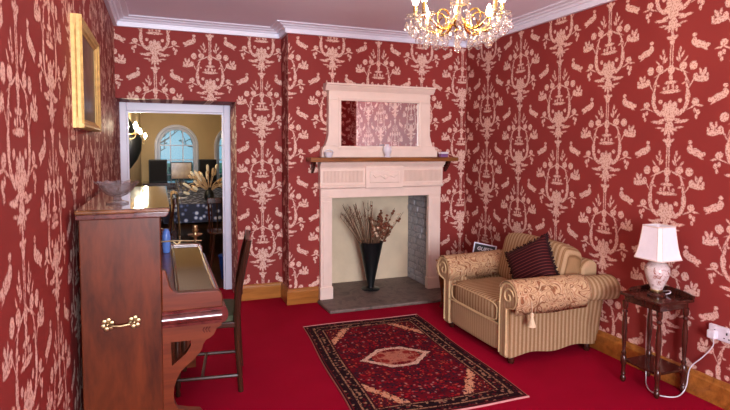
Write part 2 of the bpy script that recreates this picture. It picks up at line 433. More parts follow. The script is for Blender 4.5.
# overmantel mirror
om = thing('overmantel_mirror', 'cream framed overmantel mirror with cornice top standing on mantel shelf', 'mirror', (2.03, 4.86, 1.402))
y0, y1 = 4.815, 4.885
outl = [(1.42,1.402),(2.655,1.402),(2.655,1.46),(2.635,1.475),(2.63,1.52),(2.60,1.555),(2.575,1.60),(2.57,2.03),(1.49,2.03),(1.485,1.60),(1.46,1.555),(1.432,1.52),(1.428,1.475),(1.42,1.46)]
gx0, gx1, gz0, gz1 = 1.615, 2.44, 1.512, 1.945
# frame built as four mitre-free rails round the glass
G().prism([(1.42,1.402),(2.655,1.402),(2.655,1.46),(2.632,1.475),(2.626,1.50),(2.60,gz0),(1.455,gz0),(1.434,1.50),(1.428,1.475),(1.42,1.46)], 1, y0, y1).build('base_rail', M['cream'], om, bevel=.004)
G().prism([(1.455,gz0),(gx0,gz0),(gx0,gz1),(1.49,gz1),(1.488,1.62),(1.474,1.565)], 1, y0, y1).build('stile', M['cream'], om, bevel=.004)
G().prism([(gx1,gz0),(2.60,gz0),(2.582,1.565),(2.568,1.62),(2.566,gz1),(gx1,gz1)], 1, y0, y1).build('stile', M['cream'], om, bevel=.004)
G().box(1.49, 2.566, y0, y1, gz1, 2.035).build('top_rail', M['cream'], om, bevel=.004)
G().prism([(y1,2.035),(y0-.006,2.035),(y0-.012,2.05),(y0-.03,2.062),(y0-.036,2.08),(y0-.05,2.088),(y0-.05,2.102),(y1,2.102)], 0, 1.455, 2.602).build('cornice', M['cream'], om, smooth=True)
g = G()
for a, b, c, d in ((gx0-.03,gx1+.03,gz0-.03,gz0-.012),(gx0-.03,gx1+.03,gz1+.012,gz1+.03)): g.box(a,b,y0-.008,y0+.004,c,d)
for a in (gx0-.03, gx1+.012): g.box(a,a+.018,y0-.008,y0+.004,gz0-.012,gz1+.012)
g.build('bead_moulding', M['cream'], om, bevel=.004)
mm, n_, b_ = new_mat('silvered_mirror', (.9,.89,.9,1), .015, metal=1)
n_.L(n_.maprange(n_.noise(geo_pos(n_), 4, 3).outputs[0], .2, .9, .01, .03), b_.inputs['Roughness'])
G().box(gx0, gx1, y0+.022, y0+.03, gz0, gz1).build('mirror_glass', mm, om)

# mantel ornaments
tag(G().lathe([(.0,0),(.034,0),(.036,.006),(.022,.016),(.03,.03),(.043,.055),(.045,.08),(.036,.105),(.02,.12),(.024,.128),(.0,.13)], (2.072,4.765,1.402), 16).build('ginger_jar', M['plastic'], smooth=True), 'small white egg shaped jar in the middle of the mantel shelf', 'ornament')
op = thing('china_basket', 'tiny white china basket on left end of mantel shelf', 'ornament', (1.475,4.77,1.402))
G().lathe([(0,0),(.03,0),(.044,.035),(.047,.05),(.041,.05),(.03,.012),(0,.01)], (1.475,4.77,1.402), 12).build('bowl', M['plastic'], op, smooth=True)
G().tube([(1.475+.044*cos(a),4.77,1.45+.025*sin(a)) for a in [pi*i/8 for i in range(9)]], .005, 6).build('handle', M['plastic'], op, smooth=True)
op = thing('trinket_box', 'tiny white and purple trinket box on right end of mantel shelf', 'ornament', (2.70,4.77,1.402))
G().box(2.662,2.742,4.745,4.80,1.402,1.435).build('box_body', tint('lilac_card', srgb(128,84,140), .5), op, bevel=.004)
G().box(2.658,2.746,4.741,4.804,1.436,1.456).build('box_lid', M['plastic'], op, bevel=.004)

# tall black vase with dried stems
vs_ = thing('cone_vase', 'tall black conical floor vase standing on the hearth', 'vase', (2.01,5.03,.03))
G().lathe([(0,.03),(.095,.03),(.098,.038),(.09,.046),(.035,.052),(.032,.07),(.125,.522),(.128,.53),(.12,.53),(.03,.10),(0,.09)], (2.01,5.03,0), 28).build('vase_body', M['black'], vs_, smooth=True)
M['twig'] = tint('dry_twig', srgb(110,80,58), .8, .3, 40)
M['husk'] = tint('dry_husk', srgb(120,68,46), .85, .35, 30)
M['seed'] = tint('pale_seed_head', srgb(205,178,148), .85, .2, 40)
da = thing('dried_flowers', 'bunch of dried stems and brown seed heads in the black cone vase', 'dried flowers', (2.01,5.03,.5))
rd = random.Random(11)
for i in range(64):
    left = i < 36
    a = rd.uniform(-.62, -.02) if left else rd.uniform(-.05, .62)
    ln = rd.uniform(.3, .47) if left else rd.uniform(.16, .4)
    dy = rd.uniform(-.25, .25)
    d = Vector((sin(a), dy*.6, cos(a))).normalized()
    b = Vector((2.01+a*.1, 5.03+dy*.1, .42)); e = b + d*(ln+.1)
    e.z = min(e.z, .955); mid = (b+e)/2 + Vector((rd.uniform(-.015,.015), 0, .01))
    st = G().tube([b, mid, e], [.004,.003,.0018], 5).build('stem', M['twig'], da)
    if left:
        sub = G()
        for k in range(3):
            q = b.lerp(e, rd.uniform(.6,.98)); t = q + Vector((rd.uniform(-.03,.03), rd.uniform(-.02,.02), rd.uniform(.02,.06)))
            sub.tube([q, t], [.003,.001], 4)
        sub.build('twiglet', M['husk'] if i % 2 else M['twig'], st)['kind'] = 'stuff'
    else:
        sub = G()
        for k in range(5):
            q = b.lerp(e, rd.uniform(.55,1)) + Vector((rd.uniform(-.02,.03), rd.uniform(-.02,.02), rd.uniform(-.02,.02)))
            sub.sq(q, (rd.uniform(.01,.017),rd.uniform(.006,.012),rd.uniform(.01,.018)), .9, Matrix.Rotation(rd.uniform(0,3),3,'Y'), nu=7, nv=5)
        sub.build('seed_head', M['husk'] if rd.random() < .78 else M['seed'], st)['kind'] = 'stuff'

# ================================================================== PIANO
PY0, PY1 = 2.45, 3.74
pn = thing('upright_piano', 'old mahogany upright piano against the left wall with brass side handle', 'piano', (-.15, 3.1, 0))
PXB, PXF = -.322, -.006
for y in (PY0, PY1-.045):
    G().box(PXB, PXF, y, y+.045, .0, 1.195).build('side_panel', M['piano_side'], pn, bevel=.004)
    # cheek (arm) with rounded corner and the scrolled console below
    ch = [(PXF,.772),(.252,.772),(.252,.822)] + [(.222+.03*cos(a), .818+.03*sin(a)) for a in [pi*.1*i for i in range(1,6)]] + [(.06,.852),(.04,.862),(.028,.885),(.02,.92),(.012,.955),(PXF,.96)]
    G().prism(ch, 1, y, y+.045).build('cheek', M['piano'], pn, bevel=.004)
    br = [(PXF,.70),(.25,.70),(.246,.684),(.225,.672),(.212,.645),(.196,.632),(.178,.625),(.164,.604),(.160,.585),(.150,.570),(.128,.545),(.098,.521),(.07,.495),(.052,.465),(.04,.43),(.036,.40),(.038,.36),(.052,.325),(.10,.31),(.15,.30),(.19,.27),(.2,.22),(.2,.0),(PXF,.0)]
    hole = [(.028,.632),(.112,.63),(.112,.606),(.091,.572),(.031,.524)]
    # console in two strips around its fretted opening
    up = [(PXF,.70),(.25,.70),(.246,.684),(.225,.672),(.212,.645),(.196,.632),(.178,.625),(.164,.604),(.112,.606),(.112,.63),(.028,.632),(PXF,.632)]
    mid1 = [(PXF,.632),(.028,.632),(.031,.524),(PXF,.524)]
    mid2 = [(.112,.606),(.164,.604),(.160,.585),(.150,.570),(.128,.545),(.098,.521),(.07,.495),(.052,.465),(.031,.524),(.091,.572)]
    low = [(PXF,.524),(.031,.524),(.052,.465),(.04,.43),(.036,.40),(.038,.36),(.052,.325),(.10,.31),(.15,.30),(.17,.27),(.175,.22),(.16,.18),(.17,.12),(.2,.1),(.2,.0),(PXF,.0)]
    g = G()
    for q in (up, mid1, mid2, low): g.prism(q, 1, y+.004, y+.041)
    cs = g.build('console_bracket', M['piano'], pn)
    g = G()
    for k in range(3):
        for s_ in (-1, 1):
            g.tube([(.165+k*.012,y+.003,.672),(.172+k*.012,y+.001,.672+s_*.012)], .0025, 4)
    g.build('carved_fan', M['piano_dark'], cs)['kind'] = 'stuff'
prof = [(PXB,.772)]
nos = [(.255+.021*cos(a), .737+.036*sin(a)) for a in [radians(-90+15*i) for i in range(13)]]
G().prism([(PXF,.701)]+nos+[(PXF,.773)], 1, PY0-.006, PY1+.006).build('key_slip', M['piano_dark'], pn, smooth=True)
for y in (PY0-.004, PY1+.004):
    G().tube([(PXF-.0,y,.737),(.245,y,.737)], .024, 12).build('end_moulding', M['piano_dark'], pn, smooth=True)
G().box(PXB+.02, .23, PY0+.045, PY1-.045, .705, .77).build('key_bed', M['piano'], pn)
lid = G().prism([(.052,.838),(.222,.836),(.232,.826),(.234,.79),(.052,.79)], 1, PY0+.048, PY1-.048).build('key_lid', M['lid'], pn, bevel=.004)
G().tube([(.066,PY0+.05,.841),(.066,PY1-.05,.841)], .004, 6).build('hinge', M['brass'], lid)
G().tube([(.226,PY0+.05,.834),(.226,PY1-.05,.834)], .0035, 6).build('lid_edge', M['brass'], lid)  # thin brass line stands in for the highlight along the lid's edge
G().box(PXF-.05, .05, PY0+.045, PY1-.045, .772, .846).build('fall_rail', M['piano'], pn, bevel=.004)
fpn = G().box(PXF-.045, PXF-.02, PY0+.045, PY1-.045, .846, 1.195).build('front_panel', M['piano_dark'], pn)
for a, b in ((PY0+.07,PY0+.42),(PY0+.47,PY1-.47),(PY1-.42,PY1-.07)):
    G().box(PXF-.022, PXF-.014, a, b, .88, 1.16).build('inset_panel', M['piano'], fpn, bevel=.006)
G().box(PXF-.06, PXF-.03, PY0+.045, PY1-.045, .1, .705).build('lower_panel', M['darkwood'], pn)  # dark wood puts in the shade seen through the bracket's opening
G().box(PXB, .02, PY0+.045, PY1-.045, .0, .1).build('toe_board', M['piano_dark'], pn)
G().box(PXB, PXB+.02, PY0+.045, PY1-.045, .1, 1.195).build('back_board', M['darkwood'], pn)
G().prism([(PXB-.01,1.195),(.018,1.195),(.022,1.203),(.028,1.208),(.028,1.216),(PXB-.01,1.216)], 1, PY0-.02, PY1+.02).build('top_moulding', M['piano_dark'], pn, bevel=.003)
G().box(PXB-.012, .034, PY0-.026, PY1+.026, 1.216, 1.236).build('top_board', M['lid'], pn, bevel=.007)
# brass carrying handle on the side
hd = G().tube([(-.205,PY0-.02,.741),(-.17,PY0-.026,.738),(-.135,PY0-.02,.741)], .0055, 8).build('carrying_handle', M['brass'], pn, smooth=True)
for x in (-.222, -.118):
    g = G()
    for k in range(6):
        a = k*pi/3+.3; g.sq((x+.017*cos(a),PY0-.005,.744+.019*sin(a)), (.0105,.005,.0105), .9, nu=8, nv=5)
    g.sq((x,PY0-.009,.744),(.011,.01,.011),1,nu=10,nv=6)
    g.tube([(x,PY0-.012,.744),(x+(.02 if x < -.17 else -.02),PY0-.02,.741)], .006, 6)
    g.build('rosette', M['brass'], hd, smooth=True)
# swing-out brass candle sconce
sc = G().tube([(PXF-.012,2.85,1.017),(.06,2.85,1.018),(.12,2.85,1.014),(.19,2.85,1.012)], .004, 8).tube([(.05,2.85,1.017),(.07,2.85,1.0),(.09,2.85,1.016)], .003, 6).build('candle_sconce', M['brass'], pn, smooth=True)
G().lathe([(0,0),(.022,0),(.022,.006),(.008,.01),(0,.01)], (PXF-.014,2.85,1.017), 12, M=Matrix.Rotation(pi/2,3,'Y')).build('wall_plate', M['brass'], sc, smooth=True)
G().lathe([(0,1.004),(.006,1.006),(.008,1.03),(.012,1.035),(.034,1.042),(.037,1.048),(.012,1.046),(.010,1.056),(.016,1.066),(.017,1.072),(.011,1.074),(.014,1.082),(.013,1.092),(.009,1.092),(0,1.08)], (.16,2.85,0), 18).build('candle_cup', M['brass'], sc, smooth=True)
# things on the piano
def clear_glass(name, gloss, body, bodyf, bscale):
    mt = bpy.data.materials.new(name); mt.use_nodes = True; nt = mt.node_tree; nt.nodes.clear(); n = N(nt)
    out = n.n('ShaderNodeOutputMaterial'); tr = n.n('ShaderNodeBsdfTransparent'); gl = n.n('ShaderNodeBsdfGlossy'); df_ = n.n('ShaderNodeBsdfDiffuse')
    tr.inputs[0].default_value = (.93,.93,.94,1); gl.inputs['Roughness'].default_value = .06; df_.inputs[0].default_value = body
    vo = n.n('ShaderNodeTexVoronoi'); vo.inputs['Scale'].default_value = bscale; n.L(geo_pos(n), vo.inputs['Vector'])
    bp = n.bump(vo.outputs[0], .6, .006); n.L(bp, gl.inputs['Normal'])
    lw = n.n('ShaderNodeLayerWeight'); lw.inputs[0].default_value = gloss; n.L(bp, lw.inputs['Normal'])
    m1 = n.n('ShaderNodeMixShader'); m1.inputs[0].default_value = bodyf; n.L(tr.outputs[0], m1.inputs[1]); n.L(df_.outputs[0], m1.inputs[2])
    m2 = n.n('ShaderNodeMixShader'); n.L(lw.outputs['Facing'], m2.inputs[0]); n.L(m1.outputs[0], m2.inputs[1]); n.L(gl.outputs[0], m2.inputs[2])
    n.L(m2.outputs[0], out.inputs[0]); return mt
mgl = clear_glass('cut_glass', .30, (.9,.86,.88,1), .05, 55)
gb = thing('glass_bowl', 'footed cut glass bowl on the piano top', 'bowl', (-.19, 2.68, 1.236))
def scallop(prof, c, seg, amp, k, z0):
    g = G().lathe(prof, c, seg)
    for i, v in enumerate(g.v):
        dx, dy = v[0]-c[0], v[1]-c[1]; a = math.atan2(dy, dx); f = 1+amp*cos(k*a)*max(0, (v[2]-z0)/.06)
        g.v[i] = (c[0]+dx*f, c[1]+dy*f, v[2] + .004*cos(k*a)*max(0,(v[2]-z0)/.06))
    return g
scallop([(0,.03),(.02,.031),(.045,.042),(.072,.066),(.092,.096),(.094,.1),(.088,.098),(.066,.07),(.04,.049),(.015,.04),(0,.039)], (-.19,2.68,1.236), 48, .04, 12, 1.28).build('bowl', mgl, gb, smooth=True)
G().lathe([(0,.001),(.048,.001),(.05,.006),(.02,.016),(.016,.03),(0,.03)], (-.19,2.68,1.236), 24).build('foot', mgl, gb, smooth=True)
tag(G().lathe([(0,0),(.018,0),(.021,.008),(.024,.05),(.024,.10),(.02,.128),(.014,.14),(.016,.146),(.012,.146),(0,.12)], (.024,3.45,.8465), 20).build('blue_vase', M['blue'], smooth=True), 'slim blue vase standing on the piano ledge behind the key lid', 'vase')

# piano chair
pc = thing('piano_chair', 'dark wooden side chair with green seat drawn up to the piano', 'chair', (.28, 3.44, 0))
for y in (3.25, 3.64):
    G().tube([(.452,y,0),(.437,y,.25),(.43,y,.45),(.442,y,.62),(.474,y,.79),(.508,y,.935)], [.016,.018,.021,.021,.020,.017], 8).build('back_post', M['chairwood'], pc, smooth=True)
    G().lathe([(.012,0),(.016,.02),(.011,.04),(.018,.07),(.013,.09),(.017,.14),(.018,.22),(.012,.25),(.019,.27),(.013,.29),(.018,.40),(.018,.43)], (.085,y+(.01 if y < 3.4 else -.01),0), 12).build('front_leg', M['chairwood'], pc, smooth=True)
    G().tube([(.085,y,.103),(.45,y,.103)], .012, 8).build('side_stretcher', M['chairwood'], pc, smooth=True)
G().tube([(.225,3.25,.103),(.225,3.64,.103)], .010, 8).build('cross_stretcher', M['chairwood'], pc, smooth=True)
G().tube([(.437,3.25,.22),(.437,3.64,.22)], .011, 8).build('rear_stretcher', M['chairwood'], pc, smooth=True)
G().box(.065,.45,3.235,3.655,.405,.44).build('seat_rail', M['chairwood'], pc, bevel=.006)
G().sq((.25,3.445,.448),(.19,.2,.032),.35).build('seat_pad', M['green'], pc, smooth='all')
for z, h in ((.87,.07),(.60,.035)):
    x = .432 + max(0,(z-.45))**1.5*.21
    G().box(x-.002, x+.024, 3.25, 3.64, z, z+h).build('back_rail', M['chairwood'], pc, bevel=.006)
for k in range(4):
    y = 3.32+k*.083
    G().tube([(.45,y,.62),(.474,y,.76),(.498,y,.875)], .009, 6).build('back_spindle', M['chairwood'], pc, smooth=True)

pc.rotation_euler.z = radians(-8); pc.location.x += .012; pc.location.z = 0
# gilt picture on the left wall
pt = thing('framed_picture', 'gilt framed dark painting hung high on the left wall', 'picture', (XL, 3.02, 1.8))
A0, A1, Z0, Z1 = 2.69, 3.44, 1.582, 2.087
def rail(ax, a, b, p, sgn):
    # moulded frame rail: steps out from the wall towards the room
    prof = [(0,XL),(0,XL+.014),(.004,XL+.018),(0,XL+.022),(0,XL+.036),(.010,XL+.046),(.022,XL+.044),(.03,XL+.036),(.045,XL+.034),(.052,XL+.026),(.065,XL+.022),(.065,XL)]
    prof = [(d*.72, x) for d, x in prof]; g = G()
    if ax == 'v': g.prism([(x, p+sgn*d) for d, x in prof], 2, a, b)
    else: g.prism([(x, p+sgn*d) for d, x in prof], 1, a, b)
    return g
rail('v', Z0, Z1, A0, 1).build('frame_rail', M['frame_gilt'], pt)
rail('v', Z0, Z1, A1, -1).build('frame_rail', M['frame_gilt'], pt)
rail('h', A0+.001, A1-.001, Z0, 1).build('frame_rail', M['frame_gilt'], pt)
rail('h', A0+.001, A1-.001, Z1, -1).build('frame_rail', M['frame_gilt'], pt)
mp, n_, b_ = new_mat('dark_oil_painting', rough=.3)
n_.L(n_.ramp(n_.noise(geo_pos(n_), 7, 6, .6, 1).outputs[0], [(.3, srgb(24,20,22)), (.5, srgb(74,58,50)), (.62, srgb(96,88,96)), (.8, srgb(130,96,70))]), b_.inputs['Base Color'])
G().box(XL+.004, XL+.02, A0+.04, A1-.04, Z0+.04, Z1-.04).build('canvas', mp, pt)

# ================================================================== RUG
def rug_mat():
    mt, n, b = new_mat('persian_rug_pile', rough=.95, spec=.1)
    uv = n.n('ShaderNodeUVMap').outputs[0]
    sp = n.n('ShaderNodeSeparateXYZ'); n.L(uv, sp.inputs[0])
    WA, LB = 1.06, 1.64
    a = n.math('MULTIPLY', n.math('SUBTRACT', sp.outputs[0], .5), WA); bb = n.math('MULTIPLY', n.math('SUBTRACT', sp.outputs[1], .5), LB)
    aa = n.math('ABSOLUTE', a); ab = n.math('ABSOLUTE', bb)
    e = n.math('MINIMUM', n.math('SUBTRACT', WA/2, aa), n.math('SUBTRACT', LB/2, ab))
    cx = n.n('ShaderNodeCombineXYZ'); n.L(a, cx.inputs[0]); n.L(bb, cx.inputs[1])
    cm = n.n('ShaderNodeCombineXYZ'); n.L(aa, cm.inputs[0]); n.L(ab, cm.inputs[1])
    def vor(vec, s):
        v = n.n('ShaderNodeTexVoronoi'); v.inputs['Scale'].default_value = s; n.L(vec, v.inputs['Vector'])
        sc = n.n('ShaderNodeSeparateColor'); n.L(v.outputs['Color'], sc.inputs[0]); return v, sc
    # hand-knotted unevenness: warp the lookup a little
    wn = n.noise(cx.outputs[0], 22, 3); wv = n.n('ShaderNodeVectorMath', operation='MULTIPLY_ADD'); n.L(wn.outputs['Color'], wv.inputs[0]); wv.inputs[1].default_value = (.03,.03,0); n.L(cm.outputs[0], wv.inputs[2])
    v1, s1 = vor(wv.outputs[0], 48); v2, s2 = vor(wv.outputs[0], 70); v3, s3 = vor(wv.outputs[0], 40)
    field = n.mix(n.maprange(n.noise(cx.outputs[0], 9, 3).outputs[0], .35, .65), srgb(72,10,24), srgb(112,14,28))
    spk = n.ramp(s1.outputs[0], [(0, srgb(34,24,40)), (.24, srgb(150,22,34)), (.44, srgb(58,28,42)), (.60, srgb(168,70,54)), (.72, srgb(164,116,112)), (.80, srgb(44,22,32)), (.92, srgb(160,30,38))], 'CONSTANT')
    field = n.mix(n.maprange(v1.outputs['Distance'], .52, .36), field, spk)
    ivory = srgb(206,160,134)
    isp = n.ramp(s2.outputs[0], [(0, srgb(40,18,26)), (.34, srgb(136,28,32)), (.56, srgb(190,96,56)), (.72, ivory), (.86, srgb(60,30,42))], 'CONSTANT')
    wob = n.math('MULTIPLY', n.math('SUBTRACT', n.noise(cm.outputs[0], 24, 3).outputs[0], .5), .34)
    dsp = n.math('ADD', n.math('ADD', n.math('DIVIDE', aa, .40), n.math('DIVIDE', ab, .66)), wob)
    spand = n.mix(n.maprange(v2.outputs['Distance'], .55, .40), srgb(84,20,30), isp)
    edge = n.mix(n.maprange(v2.outputs['Distance'], .48, .34), srgb(214,158,122), isp)
    body = n.mix(n.math('GREATER_THAN', dsp, 1.46), field, edge)
    body = n.mix(n.math('GREATER_THAN', dsp, 1.60), body, spand)
    # centre medallion: hexagonal diamond with an uneven ivory rim
    dm = n.math('ADD', n.math('ADD', n.math('DIVIDE', aa, .27), n.math('DIVIDE', ab, .25)), n.math('MULTIPLY', wob, .6))
    dm = n.math('MAXIMUM', dm, n.math('ADD', n.math('DIVIDE', ab, .17), n.math('MULTIPLY', wob, .4)))
    v4, s4 = vor(wv.outputs[0], 17)
    medin = n.mix(n.maprange(v4.outputs['Distance'], .58, .44), srgb(178,112,92), n.ramp(s4.outputs[0], [(0, srgb(112,18,28)), (.4, srgb(40,18,28)), (.75, srgb(140,40,36))], 'CONSTANT'))
    medin = n.mix(n.maprange(v2.outputs['Distance'], .30, .2), medin, isp)
    body = n.mix(n.math('LESS_THAN', dm, 1.02), body, srgb(70,18,28))
    body = n.mix(n.math('LESS_THAN', dm, .98), body, n.mix(n.maprange(v2.outputs['Distance'], .34, .24), srgb(216,180,158), srgb(140,80,64)))
    body = n.mix(n.math('LESS_THAN', dm, .80), body, medin)
    # borders
    brd = n.mix(n.maprange(v3.outputs['Distance'], .48, .34), srgb(32,14,20), n.ramp(s3.outputs[0], [(0, srgb(150,110,90)), (.26, srgb(92,20,28)), (.55, srgb(40,24,36)), (.72, srgb(160,120,92)), (.86, srgb(110,28,34))], 'CONSTANT'))
    gd = n.mix(n.maprange(v2.outputs['Distance'], .52, .32), srgb(160,120,92), srgb(58,24,26))
    for lim, c in ((.152, srgb(60,14,24)), (.140, gd), (.130, brd), (.074, gd), (.062, srgb(40,16,24)), (.044, brd), (.022, srgb(96,22,30)), (.014, srgb(26,12,18)), (.005, srgb(170,100,90))):
        body = n.mix(n.math('LESS_THAN', e, lim), body, c)
    n.L(body, b.inputs['Base Color'])
    n.L(n.bump(n.noise(cx.outputs[0], 300, 2).outputs[0], .5, .003), b.inputs['Normal'])
    return mt
RC = [Vector((.965,2.575)), Vector((2.043,2.534)), Vector((2.116,4.172)), Vector((1.078,4.205))]
def rugp(u, v):
    p = RC[0]*(1-u)*(1-v)+RC[1]*u*(1-v)+RC[2]*u*v+RC[3]*(1-u)*v
    return Vector((p.x + .006*sin(v*9), p.y + .005*sin(u*8), .009+.002*sin(u*7+v*5)))
me = bpy.data.meshes.new('rug'); nu, nv = 24, 36; vs_l = []; fs = []
for j in range(nv+1):
    for i in range(nu+1): vs_l.append(rugp(i/nu, j/nv))
base = len(vs_l)
for j in range(nv):
    for i in range(nu): a = j*(nu+1)+i; fs.append((a, a+1, a+nu+2, a+nu+1))
rim = [i for i in range(nu+1)] + [j*(nu+1)+nu for j in range(1,nv+1)] + [nv*(nu+1)+i for i in range(nu-1,-1,-1)] + [j*(nu+1) for j in range(nv-1,0,-1)]
for k in rim: vs_l.append(Vector((vs_l[k].x, vs_l[k].y, .0005)))
for q in range(len(rim)):
    a, b = rim[q], rim[(q+1)%len(rim)]; fs.append((base+q, base+(q+1)%len(rim), b, a))
me.from_pydata(vs_l, [], fs)
uvl = me.uv_layers.new(name='UVMap')
def uvof(i):
    if i >= base: i = rim[i-base]
    return ((i % (nu+1))/nu, (i//(nu+1))/nv)
for lp in me.loops: uvl.data[lp.index].uv = uvof(lp.vertex_index)
me.materials.append(rug_mat())
rg = thing('persian_rug', 'dark red persian rug with ivory central medallion on the crimson carpet', 'rug', (0,0,0))
ro = bpy.data.objects.new('pile', me); COL.objects.link(ro); ro.parent = rg
M['fringe'] = tint('pink_rug_binding', srgb(206,140,140), .9, .1, 60)
for v in (0, 1):
    G().tube([rugp(i/30, v)+Vector((0,(-.004 if v == 0 else .004),-.003)) for i in range(31)], .006, 6).build('end_binding', M['fringe'], rg)

# ================================================================== ARMCHAIR
def stripe(name, axis, period, cols, rough=.75, ob=False, dark=srgb(120,88,56)):
    mt, n, b = new_mat(name, rough=rough, spec=.2)
    co = obj_co(n) if ob else geo_pos(n)
    sp = n.n('ShaderNodeSeparateXYZ'); n.L(co, sp.inputs[0])
    wob = n.math('MULTIPLY', n.noise(co, 6, 2).outputs[0], .006)
    t = n.math('FRACT', n.math('DIVIDE', n.math('ADD', sp.outputs[axis], wob), period))
    c = n.ramp(t, cols)
    nz = n.noise(co, 220, 2)
    c = n.mix(n.maprange(nz.outputs[0], .3, .7, .08, .38), c, dark)
    n.L(c, b.inputs['Base Color']); n.L(n.bump(n.math('ADD', t, n.math('MULTIPLY', nz.outputs[0], .5)), .15, .003), b.inputs['Normal'])
    return mt
st = [(0, srgb(196,166,130)), (.30, srgb(186,155,118)), (.38, srgb(120,84,52)), (.46, srgb(160,124,86)), (.60, srgb(166,130,92)), (.70, srgb(112,78,48)), (.78, srgb(182,150,112)), (1, srgb(196,166,130))]
M['st_x'] = stripe('striped_upholstery_side', 0, .034, st)
M['st_y'] = stripe('striped_upholstery_seat', 1, .038, st)
stf = [(0, srgb(196,166,130)), (.5, srgb(188,156,120)), (.6, srgb(166,132,92)), (1, srgb(196,166,130))]
M['st_f'] = stripe('plain_front_upholstery', 1, .03, stf)
M['piping'] = tint('tan_piping', srgb(206,178,132), .7, .1, 60)
def paisley():
    mt, n, b = new_mat('floral_chenille', rough=.8, spec=.2)
    co = geo_pos(n); dn = n.noise(co, 10, 1.5, .5, 1.2)
    f = n.math('FRACT', n.math('MULTIPLY', dn.outputs[0], 6))
    c = n.ramp(f, [(.0, srgb(194,160,120)), (.28, srgb(204,172,132)), (.42, srgb(150,96,66)), (.55, srgb(126,84,56)), (.68, srgb(212,182,144)), (.85, srgb(170,118,86)), (1, srgb(194,160,120))])
    n.L(c, b.inputs['Base Color']); n.L(n.bump(f, .3, .004), b.inputs['Normal']); return mt
M['paisley'] = paisley()
AX0, AX1, AYC = 2.2, 2.995, 3.405
ac = thing('armchair', 'beige striped rolled arm armchair standing against the right wall', 'armchair', (2.6, AYC, 0))
RZ, RR, RD = .487, .097, .445         # roll height, radius, distance of the roll centre from the chair axis
def arm_profile(s, grow=0, a0=-35, a1=230, k=18):
    return [(AYC+s*(RD+(RR+grow)*-cos(radians(a))), RZ+(RR+grow)*sin(radians(a))) for a in [a0+(a1-a0)*i/k for i in range(k+1)]]
def flare(s, x, y, z):
    t = max(0, (x-AX0)/(AX1-AX0)); q = max(0, min(1, (z-.36)/.06))
    return (y+s*.07*t*t*q, z+.006*t*q)
for s in (-1, 1):
    # roll runs from the inner side (near the seat) over the top to the outer side
    pr = [(AYC+s*.335,.06),(AYC+s*.335,.44)] + arm_profile(s, 0, 15, 222) + [(AYC+s*.415,.40),(AYC+s*.415,.06)]
    g = G(); xs_ = [AX0+.015+(AX1+.015-AX0)*i/8 for i in range(9)]; k_ = len(pr)
    for x in xs_: g.v += [(x,)+flare(s, x, y, z) for y, z in pr]
    for i in range(8):
        for j in range(k_): g.f.append((i*k_+j, i*k_+(j+1)%k_, (i+1)*k_+(j+1)%k_, (i+1)*k_+j))
    g.f.append(tuple(range(k_-1,-1,-1))); g.f.append(tuple(8*k_+j for j in range(k_)))
    g.build('arm', M['st_x'], ac, smooth=True, bevel=.012)
    # outer side panel with a gently waved lower edge
    bot = [(AX0+.02+(AX1-AX0-.03)*i/16, .045+.022*(.5-.5*cos(4*pi*i/16))+.006*i/16) for i in range(17)]
    g = G().prism(bot+[(AX1-.01,.43),(AX0+.02,.43)], 1, AYC+s*.39, AYC+s*.43); g.build('side_panel', M['st_x'], ac, bevel=.004)
    # shaped front facing of the arm with piping
    fpz = [(AYC+s*.345,.05),(AYC+s*.345,.42)] + arm_profile(s, -.006, 20, 225) + [(AYC+s*.42,.40),(AYC+s*.425,.05)]
    G().prism(fpz, 0, AX0-.004, AX0+.03).build('arm_facing', M['st_f'], ac, bevel=.01, seg=3)
    pth = [(AX0-.004, AYC+s*.347,.07),(AX0-.004, AYC+s*.347,.42)] + [(AX0-.006,y,z) for y,z in arm_profile(s,-.006,20,225)] + [(AX0-.004,AYC+s*.422,.40),(AX0-.004,AYC+s*.422,.07)]
    G().tube(pth, .007, 6).build('piping', M['piping'], ac, smooth=True)
    G().tube([(AX0-.006, AYC+s*(RD-.062*t*cos(9*t+.2)), RZ+.062*t*sin(9*t+.2)) for t in [i/32 for i in range(6,33)]], .007, 6).build('scroll', M['piping'], ac, smooth=True)
    for x in (AX0+.06, AX1-.06):
        G().lathe([(0,0),(.02,0),(.026,.02),(.022,.045),(.018,.06),(0,.06)], (x, AYC+s*.40, 0), 12).build('foot', M['darkwood'], ac, smooth=True)
G().box(AX0+.02, AX1-.02, AYC-.345, AYC+.345, .06, .26).build('seat_base', M['st_f'], ac, bevel=.012, seg=3)
G().sq((AX0+.02, AYC, .165), (.02,.345,.10), .3).build('front_border', M['st_f'], ac, smooth='all')
G().tube([(AX0-.002,AYC-.345,.262),(AX0-.004,AYC,.262),(AX0-.002,AYC+.345,.262)], .006, 6).build('piping', M['piping'], ac, smooth=True)
G().sq((AX0+.30, AYC, .335), (.305,.338,.085), .28, nu=40, nv=16).build('seat_cushion', M['st_y'], ac, smooth='all')
G().tube([(AX0-.0,AYC+.31*math.copysign(abs(sin(a))**.4,sin(a)),.335+.066*math.copysign(abs(cos(a))**.4,cos(a))) for a in [2*pi*i/32 for i in range(32)]], .005, 6, True).build('piping', M['piping'], ac, smooth=True)
G().prism([(AX1-.17,.06),(AX1,.06),(AX1+.02,.60),(AX1+.02,.64),(AX1,.67),(AX1-.05,.68),(AX1-.10,.665),(AX1-.13,.62)], 1, AYC-.41, AYC+.41).build('back_frame', M['st_y'], ac, bevel=.03, seg=4, smooth=True)
R_ = Matrix.Rotation(radians(14), 3, 'Y')
def crown(q):
    q = q.copy(); q.z += .018*(1-(q.y/.36)**2)*(1 if q.z > 0 else .0); q.x -= .03*(1-(q.y/.36)**2)*(1-(q.z/.25)**2); return q
